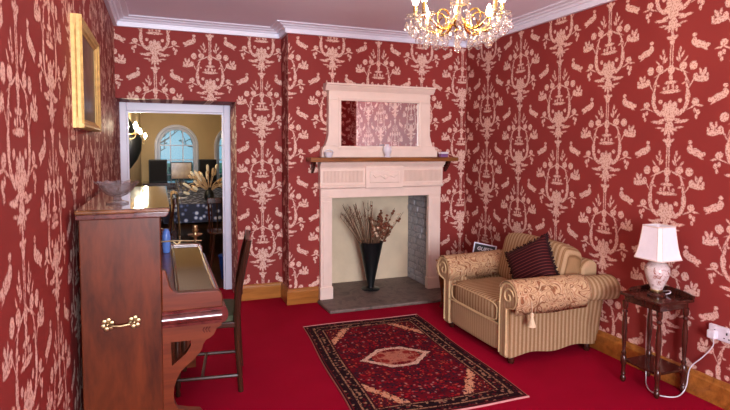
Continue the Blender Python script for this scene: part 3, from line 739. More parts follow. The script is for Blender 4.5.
G().sq((AX1-.205, AYC, .575), (.095,.385,.200), .30, R_, nu=40, nv=18, fn=crown).build('back_cushion', M['st_y'], ac, smooth='all')
# embroidered covers over both arms, tassel on the near one
def cover(s, x0, x1, a0, a1, drop_in, drop_out, label):
    r = RR+.008
    pr = [(AYC+s*(RD-r*cos(radians(a))), RZ+r*sin(radians(a))) for a in [a0+(a1-a0)*i/22 for i in range(23)]]
    pr = [(pr[0][0], pr[0][1]-drop_in)] + pr + [(pr[-1][0]+s*.0, pr[-1][1]-drop_out)]
    g = G(); nx = 18; k = len(pr); rr = random.Random(5)
    for t in (0, 1):
        for i in range(nx+1):
            x = x0+(x1-x0)*i/nx
            for j, (y, z) in enumerate(pr):
                w_ = .0015*sin(i*1.1+j*.7)
                cy, cz = AYC+s*RD, RZ; d = Vector((y-cy, z-cz)).normalized()
                zz = z + (.004*sin(i*.5) if j in (0, k-1) else 0)
                g.v.append((x,)+flare(s, x, y+d.x*(w_*.6+t*.006), zz+d.y*(w_*.6+t*.006)))
    m_ = (nx+1)*k
    for i in range(nx):
        for j in range(k-1):
            a = i*k+j; g.f.append((a,a+1,a+k+1,a+k)); g.f.append((m_+a,m_+a+k,m_+a+k+1,m_+a+1))
    for i in range(nx):
        for j in (0, k-1):
            a = i*k+j; g.f.append((a, a+k, m_+a+k, m_+a))
    for i in (0, nx):
        for j in range(k-1):
            a = i*k+j; g.f.append((a, m_+a, m_+a+1, a+1))
    t = thing('arm_cover', label, 'arm cover', ((x0+x1)/2, AYC+s*RD, RZ+RR), 'covers on the armchair arms')
    g.build('cloth', M['paisley'], t, smooth='all')
    return t, pr
tc, pr = cover(-1, AX0-.012, AX0+.58, 22, 215, .0, .045, 'floral chenille cover with cream tassel over the near armchair arm')
tas = G().tube([(2.30,AYC-(RD+RR+.012),.475),(2.305,AYC-(RD+RR+.014),.43),(2.31,AYC-(RD+RR+.008),.39)], .004, 6).build('tassel', M['seed'], tc, smooth=True)
M['cream_thread'] = tint('cream_thread', srgb(226,202,166), .8, .12, 90)
G().lathe([(0,.395),(.012,.392),(.014,.378),(.010,.366),(.016,.34),(.026,.305),(.028,.30),(0,.302)], (2.31,AYC-(RD+RR+.008),0), 14).build('tassel_skirt', M['cream_thread'], tas, smooth=True)
cover(1, AX0-.012, AX0+.60, 0, 200, .075, .03, 'floral chenille cover over the far armchair arm nearest the fireplace')
# throw cushion
tp = thing('throw_cushion', 'maroon velvet throw cushion with pale stripes leaning in the armchair', 'cushion', (2.625, 3.26, .598))
mc = stripe('maroon_striped_velvet', 2, .024, [(0, srgb(52,10,16)), (.60, srgb(46,7,14)), (.70, srgb(128,66,58)), (.8, srgb(104,46,42)), (.88, srgb(50,8,15)), (1, srgb(52,10,16))], ob=True, dark=srgb(36,5,10))
hp = .184
def pinch(q):
    a = (q.y/hp)**2; b = (q.z/hp)**2; q = q.copy(); q.x *= max(.06, (1-a**2)*(1-b**2))**.5; q.y *= 1-.08*(1-b); q.z *= 1-.08*(1-a); return q
c0 = tp.location
def rbox(c, h, fn, nn=18):
    # subdivided box pushed through fn, for pillows
    g = G()
    for sgn in (-1, 1):
        for i in range(nn+1):
            for j in range(nn+1):
                q = Vector((sgn*h[0], h[1]*(2*i/nn-1), h[2]*(2*j/nn-1))); g.v.append(tuple(Vector(c)+fn(q)))
    m_ = (nn+1)**2
    for i in range(nn):
        for j in range(nn):
            a = i*(nn+1)+j
            g.f.append((a,a+1,a+nn+2,a+nn+1)); g.f.append((m_+a,m_+a+nn+1,m_+a+nn+2,m_+a+1))
    for i in range(nn):
        for a, b in ((i, i+1), (nn*(nn+1)+i, nn*(nn+1)+i+1), (i*(nn+1), (i+1)*(nn+1)), (i*(nn+1)+nn, (i+1)*(nn+1)+nn)):
            g.f.append((a, b, m_+b, m_+a))
    return g
rbox(c0, (.085,hp,hp), pinch).build('cushion_body', mc, tp, smooth='all')
g = G(); rr = random.Random(2); k = 120
for i in range(k):
    t = i/k*4; e = int(t); f = (t-e)*2-1
    p = [(f,-1),(1,f),(-f,1),(-1,-f)][e]; q = pinch(Vector((0, p[0]*hp, p[1]*hp)))
    d = Vector((0,p[0],p[1])).normalized(); b = c0+q*.97
    t2 = b + d*.032 + Vector((rr.uniform(-.01,.01), rr.uniform(-.008,.008), rr.uniform(-.008,.008)))
    g.tube([b, (b+t2)/2+Vector((rr.uniform(-.004,.004),0,0)), t2], [.009,.008,.003], 4)
g.build('fringe', tint('dark_maroon_fringe', srgb(40,6,12), .9, .2, 90), tp)['kind'] = 'stuff'
tp.rotation_euler = (Matrix.Rotation(radians(14),4,'Z') @ Matrix.Rotation(radians(20),4,'Y') @ Matrix.Rotation(radians(-33),4,'X')).to_euler()

# ================================================================== SIDE TABLE, LAMP, SOCKET
tb = thing('side_table', 'dark mahogany side table with turned legs and lower shelf in the right corner', 'table', (2.88, 2.38, 0))
TX0, TX1, TY0, TY1, TZ = 2.725, 3.008, 2.225, 2.53, .588
G().box(TX0, TX1, TY0, TY1, TZ-.02, TZ).build('table_top', M['darkwood'], tb, bevel=.007)
G().box(TX0+.025, TX1-.02, TY0+.025, TY1-.02, TZ-.06, TZ-.02).build('apron', M['darkwood'], tb, bevel=.003)
G().box(TX0+.03, TX1-.02, TY0+.03, TY1-.025, .135, .152).build('lower_shelf', M['darkwood'], tb, bevel=.005)
g = G().prism([(TY0,TZ),(TY1,TZ),(TY1,TZ+.02)]+[(TY1-(TY1-TY0)*i/16, TZ+.02+.018*sin(pi*i/16)) for i in range(1,16)]+[(TY0,TZ+.02)], 0, TX1-.014, TX1)
g.prism([(TX0+.06,TZ),(TX1-.014,TZ),(TX1-.014,TZ+.028),(TX0+.18,TZ+.022),(TX0+.10,TZ+.018)], 1, TY1-.014, TY1)
g.build('gallery_rail', M['darkwood'], tb, bevel=.003)
lp = [(.009,0),(.016,.012),(.018,.03),(.010,.045),(.016,.055),(.012,.07),(.013,.11),(.018,.12),(.018,.165),(.011,.175),(.016,.19),(.010,.205),(.013,.26),(.017,.33),(.015,.40),(.010,.45),(.017,.462),(.010,.475),(.017,.49),(.018,.53)]
for x in (TX0+.034, TX1-.03):
    for y in (TY0+.034, TY1-.022):
        G().lathe(lp, (x,y,0), 12).build('leg', M['darkwood'], tb, smooth=True)
tl = thing('table_lamp', 'white ceramic table lamp with flared pale shade on the side table', 'lamp', (2.86, 2.37, TZ))
LX, LY = 2.86, 2.37
G().lathe([(0,TZ),(.052,TZ),(.054,TZ+.01),(.04,TZ+.022),(.03,TZ+.026),(0,TZ+.026)], (LX,LY,0), 20).build('base', M['darkwood'], tl, smooth=True)
mcr, n_, b_ = new_mat('painted_white_ceramic', srgb(222,208,204), .2, coat=.5)
n_.L(n_.ramp(n_.noise(geo_pos(n_), 38, 4, .6, 1.2).outputs[0], [(.36, srgb(150,92,76)), (.45, srgb(206,190,186)), (.7, srgb(228,216,212))]), b_.inputs['Base Color'])
G().lathe([(.032,TZ+.026),(.034,TZ+.045),(.04,TZ+.06),(.062,TZ+.11),(.072,TZ+.15),(.07,TZ+.18),(.052,TZ+.205),(.034,TZ+.215),(.034,TZ+.225),(0,TZ+.225)], (LX,LY,0), 28).build('body', mcr, tl, smooth=True)
G().lathe([(.036,TZ+.215),(.038,TZ+.222),(.03,TZ+.232),(.014,TZ+.238),(.012,TZ+.30),(0,TZ+.30)], (LX,LY,0), 16).build('collar', M['brass'], tl, smooth=True)
G().lathe([(.033,TZ+.026),(.037,TZ+.036),(.033,TZ+.046),(0,TZ+.046)], (LX,LY,0), 20).build('brass_ring', M['brass'], tl, smooth=True)
sh = G(); zs = [TZ+.236, TZ+.268, TZ+.31, TZ+.355, TZ+.40, TZ+.43, TZ+.436]; hw = [.102,.092,.084,.078,.073,.070,.070]
cut = .22; rings = []
for rin in (0, .004):
    for z, h in zip(zs, hw):
        h -= rin; c_ = h*(1-cut)
        rings.append([(LX+x,LY+y,z) for x, y in ((h,-c_),(h,c_),(c_,h),(-c_,h),(-h,c_),(-h,-c_),(-c_,-h),(c_,-h))])
for r_ in rings: sh.v += r_
nz_ = len(zs)
for o_ in (0, nz_):
    for i in range(nz_-1):
        for k in range(8): a = (o_+i)*8; sh.f.append((a+k, a+(k+1)%8, a+8+(k+1)%8, a+8+k))
for i in (0, nz_-1):
    for k in range(8): sh.f.append((i*8+k, i*8+(k+1)%8, (nz_+i)*8+(k+1)%8, (nz_+i)*8+k))
shd = sh.build('lamp_shade', M['shade'], tl)
M['braid'] = tint('shade_braid', srgb(226,208,198), .8, .08, 80)
for i in (0, nz_-1): G().tube(rings[i], .004, 6, True).build('shade_trim', M['braid'], shd, smooth=True)
for k in range(8): G().tube([rings[i][k] for i in range(nz_)], .0025, 5).build('shade_seam', M['braid'], shd)
so = thing('wall_socket', 'white double electric socket on the right wall past the side table', 'socket', (XR, 2.06, .43))
G().box(XR-.022, XR, 1.985, 2.135, .388, .472).build('face_plate', M['plastic'], so, bevel=.006)
for y in (2.025, 2.095):
    g = G()
    g.box(XR-.0235, XR-.0215, y-.004, y+.004, .432, .446)
    for d in (-.014, .014): g.box(XR-.0235, XR-.0215, y+d-.004, y+d+.004, .408, .414)
    g.build('pin_slots', M['black'], so)
    G().box(XR-.027, XR-.021, y-.008, y+.008, .452, .466).build('switch', M['plastic'], so, bevel=.002)
G().box(XR-.06, XR-.0235, 2.07, 2.12, .395, .445).build('plug', M['plastic'], so, bevel=.008)
cord = [(2.915,2.355,TZ+.006),(2.93,2.33,TZ+.02),(2.955,2.36,TZ+.024),(2.975,2.43,TZ+.006),(2.985,2.50,TZ+.04),(2.995,2.545,TZ),(3.01,2.555,.42),(3.0,2.55,.2),(2.95,2.50,.02),(2.86,2.42,.006),(2.80,2.34,.005),(2.80,2.27,.005),(2.86,2.225,.005),(2.94,2.235,.008),(2.992,2.245,.05),(3.003,2.235,.16),(3.018,2.17,.25),(3.018,2.11,.34),(2.99,2.095,.40)]
def smooth_path(P, k=5):
    P = [Vector(p) for p in P]; out = []
    for i in range(len(P)-1):
        p0, p1, p2, p3 = P[max(i-1,0)], P[i], P[i+1], P[min(i+2,len(P)-1)]
        for j in range(k):
            t = j/k
            out.append(.5*((2*p1)+(-p0+p2)*t+(2*p0-5*p1+4*p2-p3)*t*t+(-p0+3*p1-3*p2+p3)*t**3))
    return out+[P[-1]]
tag(G().tube(smooth_path(cord), .0035, 6).build('lamp_flex', M['plastic'], smooth=True), 'thin white lamp flex looping under the side table to the socket', 'cable')

# small table and sign between the armchair and fireplace
wt = thing('occasional_table', 'small low table with slender curved legs tucked behind the armchair', 'table', (2.69, 4.2, 0))
M['tan_wood'] = wood('tan_walnut', srgb(96,54,28), srgb(150,92,50), .3, 0, coat=.3)
G().box(2.40, 2.96, 4.03, 4.36, .43, .452).build('table_top', M['tan_wood'], wt, bevel=.006)
G().box(2.43, 2.93, 4.06, 4.33, .375, .43).build('apron', M['tan_wood'], wt, bevel=.004)
for x, sx in ((2.445,-1),(2.915,1)):
    for y in (4.075, 4.315):
        G().tube([(x,y,.40),(x+sx*.018,y,.33),(x+sx*.006,y,.2),(x-sx*.008,y,.09),(x,y,.03),(x+sx*.012,y,.0)], [.02,.02,.013,.01,.011,.014], 8).build('leg', M['tan_wood'], wt, smooth=True)
sg = thing('sign_frame', 'small black sign with white lettering in white frame behind armchair', 'sign', (2.79, 4.16, .47))
M['signblack'] = tint('sign_black_card', srgb(22,18,26), .45, .1, 20)
L0 = sg.location
def sgp(u, v, d): return L0 + Vector((u, d, v))
G().add([sgp(u,v,d) for d in (-.008,.008) for u,v in ((-.145,0),(.145,0),(.145,.19),(-.145,.19))], [(0,1,2,3),(7,6,5,4),(0,4,5,1),(1,5,6,2),(2,6,7,3),(3,7,4,0)]).build('sign_board', M['signblack'], sg)
for a, b, c, d in ((-.15,.15,-.0,.016),(-.15,.15,.178,.194),(-.15,-.134,.016,.178),(.134,.15,.016,.178)):
    G().box(L0.x+a, L0.x+b, L0.y-.014, L0.y+.01, L0.z+c, L0.z+d).build('frame_strip', M['white'], sg, bevel=.003)
fc = bpy.data.curves.new('lettering', 'FONT'); fc.body = 'GUEST'; fc.size = .066; fc.align_x = 'CENTER'; fc.shear = .15; fc.extrude = .0008; fc.offset = .001
fo = bpy.data.objects.new('tmp', fc); COL.objects.link(fo)
bpy.context.view_layer.update()
lm = bpy.data.meshes.new_from_object(fo.evaluated_get(bpy.context.evaluated_depsgraph_get()))
bpy.data.objects.remove(fo)
lm.transform(Matrix.Translation((0,-.0095,.098)) @ Matrix.Rotation(pi/2,4,'X'))
lm.materials.clear(); lm.materials.append(M['plastic'])
lo = bpy.data.objects.new('lettering', lm); COL.objects.link(lo); lo.parent = sg
G().tube([sgp(0,.15,.008), sgp(0,.0,.07)], .006, 6).build('stand_strut', M['white'], sg)
sg.scale = (.7,.7,.7); sg.rotation_euler = (Matrix.Rotation(radians(-42),4,'Z') @ Matrix.Rotation(radians(8),4,'Y') @ Matrix.Rotation(radians(-12),4,'X')).to_euler()

# ================================================================== CHANDELIER
CX, CYY, CR = 1.375, 2.30, .228
cl = thing('crystal_chandelier', 'gilt crystal chandelier with lit candle bulbs hanging from the ceiling', 'chandelier', (CX, CYY, 2.1))
mcry = clear_glass('crystal', .38, (1,.82,.78,1), .07, 45)
mbulb, n_, b_ = new_mat('lit_candle_bulb', (1,.9,.7,1), .3, emit=(1,.80,.52,1), estr=170)
G().lathe([(0,2.63),(.06,2.63),(.062,2.615),(.03,2.595),(.012,2.58),(0,2.58)], (CX,CYY,0), 20).build('ceiling_cup', M['gold'], cl, smooth=True)
for i in range(9):
    zc = 2.57-i*.026
    pth = [Vector((CX+(.010*cos(a) if i % 2 else 0), CYY+(0 if i % 2 else .010*cos(a)), zc+.018*sin(a))) for a in [2*pi*k/10 for k in range(10)]]
    G().tube(pth, .0025, 5, True).build('chain_link', M['gold'], cl)
G().lathe([(0,2.05),(.008,2.055),(.018,2.07),(.01,2.085),(.026,2.10),(.034,2.12),(.02,2.14),(.012,2.16),(.014,2.22),(.03,2.25),(.036,2.27),(.014,2.29),(.01,2.33),(.02,2.345),(0,2.35)], (CX,CYY,0), 20).build('stem', M['gold'], cl, smooth=True)
drop = None; bead = None
def crystal(kind, parent, p, s=1, rz=0):
    global drop, bead
    off = Vector((0,0,0)); q = parent
    while q is not None: off += q.location; q = q.parent
    if kind == 'd':
        if drop is None:
            drop = G().lathe([(0,0),(.004,-.006),(.008,-.018),(.0145,-.036),(.0165,-.046),(.011,-.056),(0,-.062)], (0,0,0), 6).build('crystal_drop', mcry)
            o = drop; o.parent = parent
        else: o = inst(drop, 'crystal_drop', parent, (0,0,0))
    else:
        if bead is None:
            bead = G().lathe([(0,.008),(.0065,.004),(.0085,0),(.0065,-.004),(0,-.008)], (0,0,0), 6).build('crystal_bead', mcry)
            o = bead; o.parent = parent
        else: o = inst(bead, 'crystal_bead', parent, (0,0,0))
    o.location = Vector(p)-off; o.scale = (s,s,s); o.rotation_euler = (0,0,rz)
    return o
rc = random.Random(9)
NARM = 8
for k in range(NARM):
    a = 2*pi*(k+.35)/NARM; d = Vector((cos(a), sin(a), 0)); C0 = Vector((CX,CYY,0))
    R = CR if k % 2 == 0 else CR*.92
    pz = 2.125 if k % 2 == 0 else 2.15
    pts = [(.028,2.13),(.055,2.09),(.095,2.068),(.14,2.075),(.185,2.10),(R-.02,pz-.028),(R,pz-.012)]
    G().tube(smooth_path([C0+d*r+Vector((0,0,z)) for r,z in pts], 4), .0055, 7).build('arm', M['gold'], cl, smooth=True)
    G().tube([C0+d*(.10+.042*cos(t))+Vector((0,0,2.118+.044*sin(t))) for t in [2*pi*i/20 for i in range(20)]], .004, 6, True).build('arm_scroll', M['gold'], cl, smooth=True)
    P = C0+d*R
    pan = G().lathe([(0,pz-.014),(.014,pz-.012),(.038,pz-.004),(.046,pz+.006),(.042,pz+.006),(.03,pz),(0,pz-.004)], tuple(P), 16).build('drip_pan', mgl, cl, smooth=True)
    G().lathe([(.011,pz-.003),(.012,pz+.002),(.0105,pz+.012),(.0105,pz+.052),(0,pz+.052)], tuple(P), 12).build('candle_tube', M['gold'], cl, smooth=True)
    G().lathe([(0,pz+.052),(.010,pz+.054),(.0155,pz+.07),(.014,pz+.085),(.007,pz+.105),(0,pz+.118)], tuple(P), 12).build('candle_bulb', mbulb, cl, smooth=True)
    for i in range(6):
        b = 2*pi*i/6+a; q = P+Vector((cos(b)*.043, sin(b)*.043, pz-.004))
        crystal('b', cl, q+Vector((0,0,-.006)), .9, b)
        crystal('d', cl, q+Vector((0,0,-.014-rc.uniform(0,.008))), rc.uniform(.75,1.1), b)
    crystal('d', cl, P+Vector((0,0,pz-.035)), 1.25, a)
    # bead swags from arm to arm
    a2 = 2*pi*(k+1.35)/NARM; Q = C0+Vector((cos(a2), sin(a2), 0))*(CR if (k+1) % 2 == 0 else CR*.92)
    for i in range(1, 7):
        t = i/7; q = P.lerp(Q, t); q.z = pz-.01-.055*sin(pi*t)
        crystal('b', cl, q, 1.0, t)
    # inner tier
    q = C0+d*.085; crystal('b', cl, q+Vector((0,0,2.062)), 1, a); crystal('d', cl, q+Vector((0,0,2.054)), 1.05, a)
    q = C0+d*.15; crystal('d', cl, q+Vector((0,0,2.068)), 1.15, a)
    crystal('d', cl, C0+d*.045+Vector((0,0,2.30)), 1.2, a)
crystal('b', cl, (CX,CYY,2.042), 1.4); crystal('d', cl, (CX,CYY,2.034), 1.1)

# ================================================================== DINING ROOM beyond the doorway
DY0, DY1, DX1, DCZ = 5.72, 11.5, 3.6, 2.7
M['ochre'] = tint('ochre_limewash', srgb(212,184,138), .8, .06, 2.5, bump=.1)
M['boards'] = wood('dark_floor_boards', srgb(52,30,20), srgb(92,58,38), .35, 1, coat=.2)
struct(G().box(XL-.15, DX1+.1, DY0, DY1+.2, -.1, 0).build('floor_dining', M['boards']), 'dark wooden dining room floor beyond the doorway', 'floor')
struct(G().box(XL-.15, DX1+.1, DY0, DY1+.2, DCZ, DCZ+.1).build('ceiling_dining', M['ceil']), 'dining room ceiling beyond the doorway', 'ceiling')
struct(G().box(XL-.15, XL, DY0, DY1, 0, DCZ).build('wall_dining_left', M['ochre']), 'ochre dining room wall carrying the lit candle sconces', 'wall')
struct(G().box(DX1, DX1+.1, DY0, DY1, 0, DCZ).build('wall_dining_right', M['ochre']), 'ochre dining room wall hidden to the right of the doorway', 'wall')
struct(G().box(OX, DX1, DY0, DY0+.03, 0, DCZ).box(XL, OX, DY0, DY0+.03, OZ, DCZ).build('wall_dining_near', M['ochre']), 'ochre dining room side of the doorway wall', 'wall')
WIN = [(.31, .36, .62, 1.52), (1.47, .36, .62, 1.52)]    # centre x, half width, sill z, springing z
g = G(); xs = [XL] + [q for cx_, hw_, s_, p_ in WIN for q in (cx_-hw_, cx_+hw_)] + [DX1]
for i in range(0, len(xs), 2): g.box(xs[i], xs[i+1], DY1, DY1+.15, 0, DCZ)
for cx_, hw_, s_, p_ in WIN:
    g.box(cx_-hw_, cx_+hw_, DY1, DY1+.15, 0, s_)
    arc = [(cx_+hw_*cos(t), p_+hw_*sin(t)) for t in [pi*i/20 for i in range(21)]]
    for i in range(20):
        (xa,za),(xb,zb) = arc[i], arc[i+1]
        g.prism([(xa,za),(xa,DCZ),(xb,DCZ),(xb,zb)], 1, DY1, DY1+.15)
struct(g.build('wall_dining_back', M['ochre']), 'ochre dining room end wall with arched windows', 'wall')
mpane = bpy.data.materials.new('window_glass'); mpane.use_nodes = True; nt = mpane.node_tree; nt.nodes.clear(); n_ = N(nt)
o_ = n_.n('ShaderNodeOutputMaterial'); mx = n_.n('ShaderNodeMixShader'); tr = n_.n('ShaderNodeBsdfTransparent'); gl = n_.n('ShaderNodeBsdfGlossy'); gl.inputs['Roughness'].default_value = .3
tr.inputs[0].default_value = (.95,.98,.98,1); mx.inputs[0].default_value = .02
n_.L(tr.outputs[0], mx.inputs[1]); n_.L(gl.outputs[0], mx.inputs[2]); n_.L(mx.outputs[0], o_.inputs[0])
for wi, (cx_, hw_, s_, p_) in enumerate(WIN):
    w_ = thing('window_%d' % (wi+2), ['arched white dining room window straight beyond the doorway', 'arched white dining room window half hidden by the door frame'][wi], 'window', (cx_, DY1+.08, s_)); w_['kind'] = 'structure'
    pth = [(cx_-hw_+.02, DY1+.05, s_)] + [(cx_+(hw_-.02)*cos(pi-t), DY1+.05, p_+(hw_-.02)*sin(t)) for t in [pi*i/24 for i in range(25)]] + [(cx_+hw_-.02, DY1+.05, s_)]
    G().tube(pth, .026, 6).build('arch_frame', M['white'], w_, smooth=True)
    out2 = [(cx_-hw_-.03, DY1-.012, s_)] + [(cx_+(hw_+.03)*cos(pi-t), DY1-.012, p_+(hw_+.03)*sin(t)) for t in [pi*i/24 for i in range(25)]] + [(cx_+hw_+.03, DY1-.012, s_)]
    G().tube(out2, .035, 6).build('architrave', M['white'], w_, smooth=True)
    for x in (cx_-.12, cx_+.12): G().box(x-.010, x+.010, DY1+.04, DY1+.06, s_, p_+math.sqrt(max(0,(hw_-.02)**2-.12**2))).build('glazing_bar', M['white'], w_)
    for z in (.92, 1.22, 1.52): G().box(cx_-hw_+.02, cx_+hw_-.02, DY1+.041, DY1+.059, z-.010, z+.010).build('glazing_bar', M['white'], w_)
    G().box(cx_-hw_-.06, cx_+hw_+.06, DY1-.05, DY1+.15, s_-.04, s_).build('window_sill', M['white'], w_, bevel=.006)
    G().prism([(cx_-hw_+.01,s_),(cx_+hw_-.01,s_)]+[(cx_+(hw_-.01)*cos(t), p_+(hw_-.01)*sin(t)) for t in [pi*i/20 for i in range(21)]], 1, DY1+.048, DY1+.052).build('pane', mpane, w_)
# garden outside
M['grass'] = tint('garden_grass', srgb(96,130,92), .9, .3, 1.5)
struct(G().box(-14, 18, DY1+.3, 60, -.4, -.3).build('ground', M['grass']), 'green lawn outside the dining room windows', 'ground')
M['bark'] = tint('grey_bark', srgb(92,100,104), .9, .25, 6)
def leaf_mat(nm, c): return tint(nm, c, .8, .35, 3)
lm1, lm2 = leaf_mat('dark_foliage', srgb(52,92,84)), leaf_mat('light_foliage', srgb(110,150,130))
rt = random.Random(21)
def tree(x, y, h, label, mat):
    t = thing('garden_tree', label, 'tree', (x, y, -.3), 'trees outside the dining room')
    tg = G().tube([(x,y,-.3),(x+.1,y,h*.35),(x-.05,y,h*.7),(x+.05,y,h)], [.14,.11,.07,.02], 7); lf = G()
    for i in range(46):
        zb = rt.uniform(.3, .95)*h; a = rt.uniform(0, 2*pi); l = rt.uniform(.5, 1.5)*(1.15-zb/h)
        b = Vector((x, y, zb)); e = b+Vector((cos(a)*l, sin(a)*l*.6, l*rt.uniform(.2,.8)))
        tg.tube([b, (b+e)/2+Vector((0,0,-.05)), e], [.035,.022,.006], 5)
        for j in range(3):
            m_ = b.lerp(e, rt.uniform(.4,.95)); q = m_+Vector((rt.uniform(-.4,.4), rt.uniform(-.2,.2), rt.uniform(.05,.4))); tg.tube([m_, q], [.014,.004], 4)
            for u in range(5):
                c = m_.lerp(q, rt.uniform(.3,1.2)); s = rt.uniform(.03,.07); n1 = Vector((rt.uniform(-1,1),rt.uniform(-1,1),rt.uniform(-1,1))).normalized(); n2 = n1.orthogonal().normalized()
                lf.add([c-n1*s, c+n2*s*.6, c+n1*s, c-n2*s*.6], [(0,1,2,3)])
    tg.build('trunk', M['bark'], t); o = lf.build('leaves', mat, t); o['kind'] = 'stuff'
tree(-.2, 17, 4.2, 'bare branched garden tree left of centre through the arched window', lm1)
tree(1.1, 19, 4.6, 'leafy garden tree right of centre through the arched window', lm2)
tree(3.2, 18, 4.4, 'garden tree outside the half hidden arched window', lm2)
tree(-1.8, 21, 5, 'farthest garden tree to the left outside the window', lm1)
hd_ = G(); rh = random.Random(4)
for i in range(1500):
    c = Vector((rh.uniform(-4,6), 15.5+rh.uniform(-.4,.4), -.3+1.25*rh.random())); s = rh.uniform(.06,.14); n1 = Vector((rh.uniform(-1,1),rh.uniform(-1,1),rh.uniform(-1,1))).normalized(); n2 = n1.orthogonal().normalized()
    hd_.add([c-n1*s, c+n2*s*.6, c+n1*s, c-n2*s*.6], [(0,1,2,3)])
hh = thing('garden_hedge', 'low leafy green hedge outside the dining room windows', 'hedge', (1, 15.5, -.3))
o = hd_.build('leaves', lm1, hh); o['kind'] = 'stuff'
G().box(-4, 6, 15.3, 15.7, -.3, .75).build('hedge_core', lm1, hh)

# wall lights and dark hanging on the dining room left wall
msb, n_, b_ = new_mat('lit_wall_bulb', (1,.9,.7,1), .3, emit=(1,.84,.6,1), estr=420)
M['ivory'] = tint('ivory_tube', srgb(232,220,190), .5, .03)
def sconce(y, z, label, arms):
    t = thing('wall_sconce', label, 'wall light', (XL, y, z), 'lit sconces on the dining room wall')
    G().lathe([(0,0),(.05,0),(.052,.01),(.02,.025),(0,.028)], (XL,y,z-.08), 14, M=Matrix.Rotation(pi/2,3,'Y')).build('back_plate', M['brass'], t, smooth=True)
    for dy in arms:
        G().tube(smooth_path([(XL+.02,y,z-.08),(XL+.06,y+dy*.5,z-.12),(XL+.11,y+dy,z-.10),(XL+.12,y+dy,z-.06)],4), .006, 6).build('arm', M['brass'], t, smooth=True)
        G().lathe([(0,z-.062),(.028,z-.058),(.03,z-.05),(.011,z-.05),(.011,z-.015),(0,z-.015)], (XL+.12,y+dy,0), 12).build('candle_tube', M['ivory'], t, smooth=True)
        G().lathe([(0,z-.015),(.014,z-.01),(.022,z+.01),(.018,z+.035),(.006,z+.06),(0,z+.065)], (XL+.12,y+dy,0), 12).build('bulb', msb, t, smooth=True)
sconce(6.18, 1.695, 'lit brass wall sconce nearest the doorway jamb', (0,))
sconce(7.5, 1.665, 'lit brass wall sconce just beyond the dark wall plaque', (0,))
sconce(9.9, 1.66, 'lit brass wall sconce farthest from the doorway', (0,))
wh = thing('wall_plaque', 'dark tapering carved shield with gilt band on dining room wall', 'wall plaque', (XL, 6.8, 1.5))
sh_ = [(0,-.28),(.02,-.26),(.06,-.16),(.085,-.05),(.09,.08),(.07,.16),(.05,.20),(.03,.28),(.012,.34),(0,.36)]
g = G().lathe(sh_, (0,0,0), 20)
g.v = [(XL+max(x,0)*1.8, 6.8+y, 1.5+z) for x, y, z in g.v]
g.build('shield', M['black'], wh, smooth=True)
G().tube([(XL+.155*abs(sin(t))+.004, 6.8-.09*cos(t), 1.64) for t in [pi*i/12 for i in range(13)]], .010, 6).build('gilt_band', M['gold'], wh, smooth=True)

# sideboard with loudspeakers and screen below the window
sb = thing('sideboard', 'low dark sideboard below the arched dining room window', 'sideboard', (.7, 10.9, 0))
G().box(-.3, 1.75, 10.62, 11.2, .08, .78).build('carcass', M['darkwood'], sb, bevel=.006)
G().box(-.33, 1.78, 10.58, 11.23, .78, .81).build('top', M['darkwood'], sb, bevel=.006)
for i in range(4):
    d_ = G().box(-.28+i*.51, .21+i*.51, 10.60, 10.62, .12, .75).build('door', M['chairwood'], sb, bevel=.004)
    G().sq((.17+i*.51-(.4 if i % 2 else 0), 10.59, .45), (.012,.012,.012), 1, nu=8, nv=6).build('knob', M['brass'], d_)
for x in (-.26, 1.71):
    for y in (10.67, 11.15): G().box(x-.03, x+.03, y-.03, y+.03, 0, .08).build('foot', M['darkwood'], sb)
def speaker(x, lab):
    t = thing('loudspeaker', lab, 'loudspeaker', (x, 10.9, .81), 'speakers on the sideboard')
    G().box(x-.165, x+.165, 10.78, 11.05, .811, 1.245).build('cabinet', M['black'], t, bevel=.01)
    G().box(x-.15, x+.15, 10.765, 10.781, .83, 1.23).build('grille', tint('speaker_cloth', srgb(24,22,26), .9, .2, 200), t, bevel=.004)
speaker(-.05, 'black box loudspeaker left of the small screen on the sideboard')
speaker(.86, 'black box loudspeaker right of the small screen on the sideboard')
tv = thing('flat_screen', 'small flat screen with its tan reflection as amber glow between loudspeakers', 'screen', (.37, 10.85, .81))
G().box(.17, .57, 10.83, 10.87, .86, 1.20).build('bezel', M['black'], tv, bevel=.006)
ms, n_, b_ = new_mat('amber_screen', (.05,.03,.02,1), .2, emit=(1,.6,.25,1), estr=.25)  # emission stands in for the tan reflection on the screen
n_.L(n_.ramp(n_.noise(geo_pos(n_), 8, 2).outputs[0], [(.3,(.35,.16,.05,1)),(.7,(.85,.5,.2,1))]), b_.inputs['Emission Color'])
G().box(.19, .55, 10.826, 10.831, .88, 1.18).build('screen', ms, tv)
G().box(.33, .41, 10.84, 10.88, .812, .87).box(.27,.47,10.80,10.92,.811,.822).build('stand', M['black'], tv)

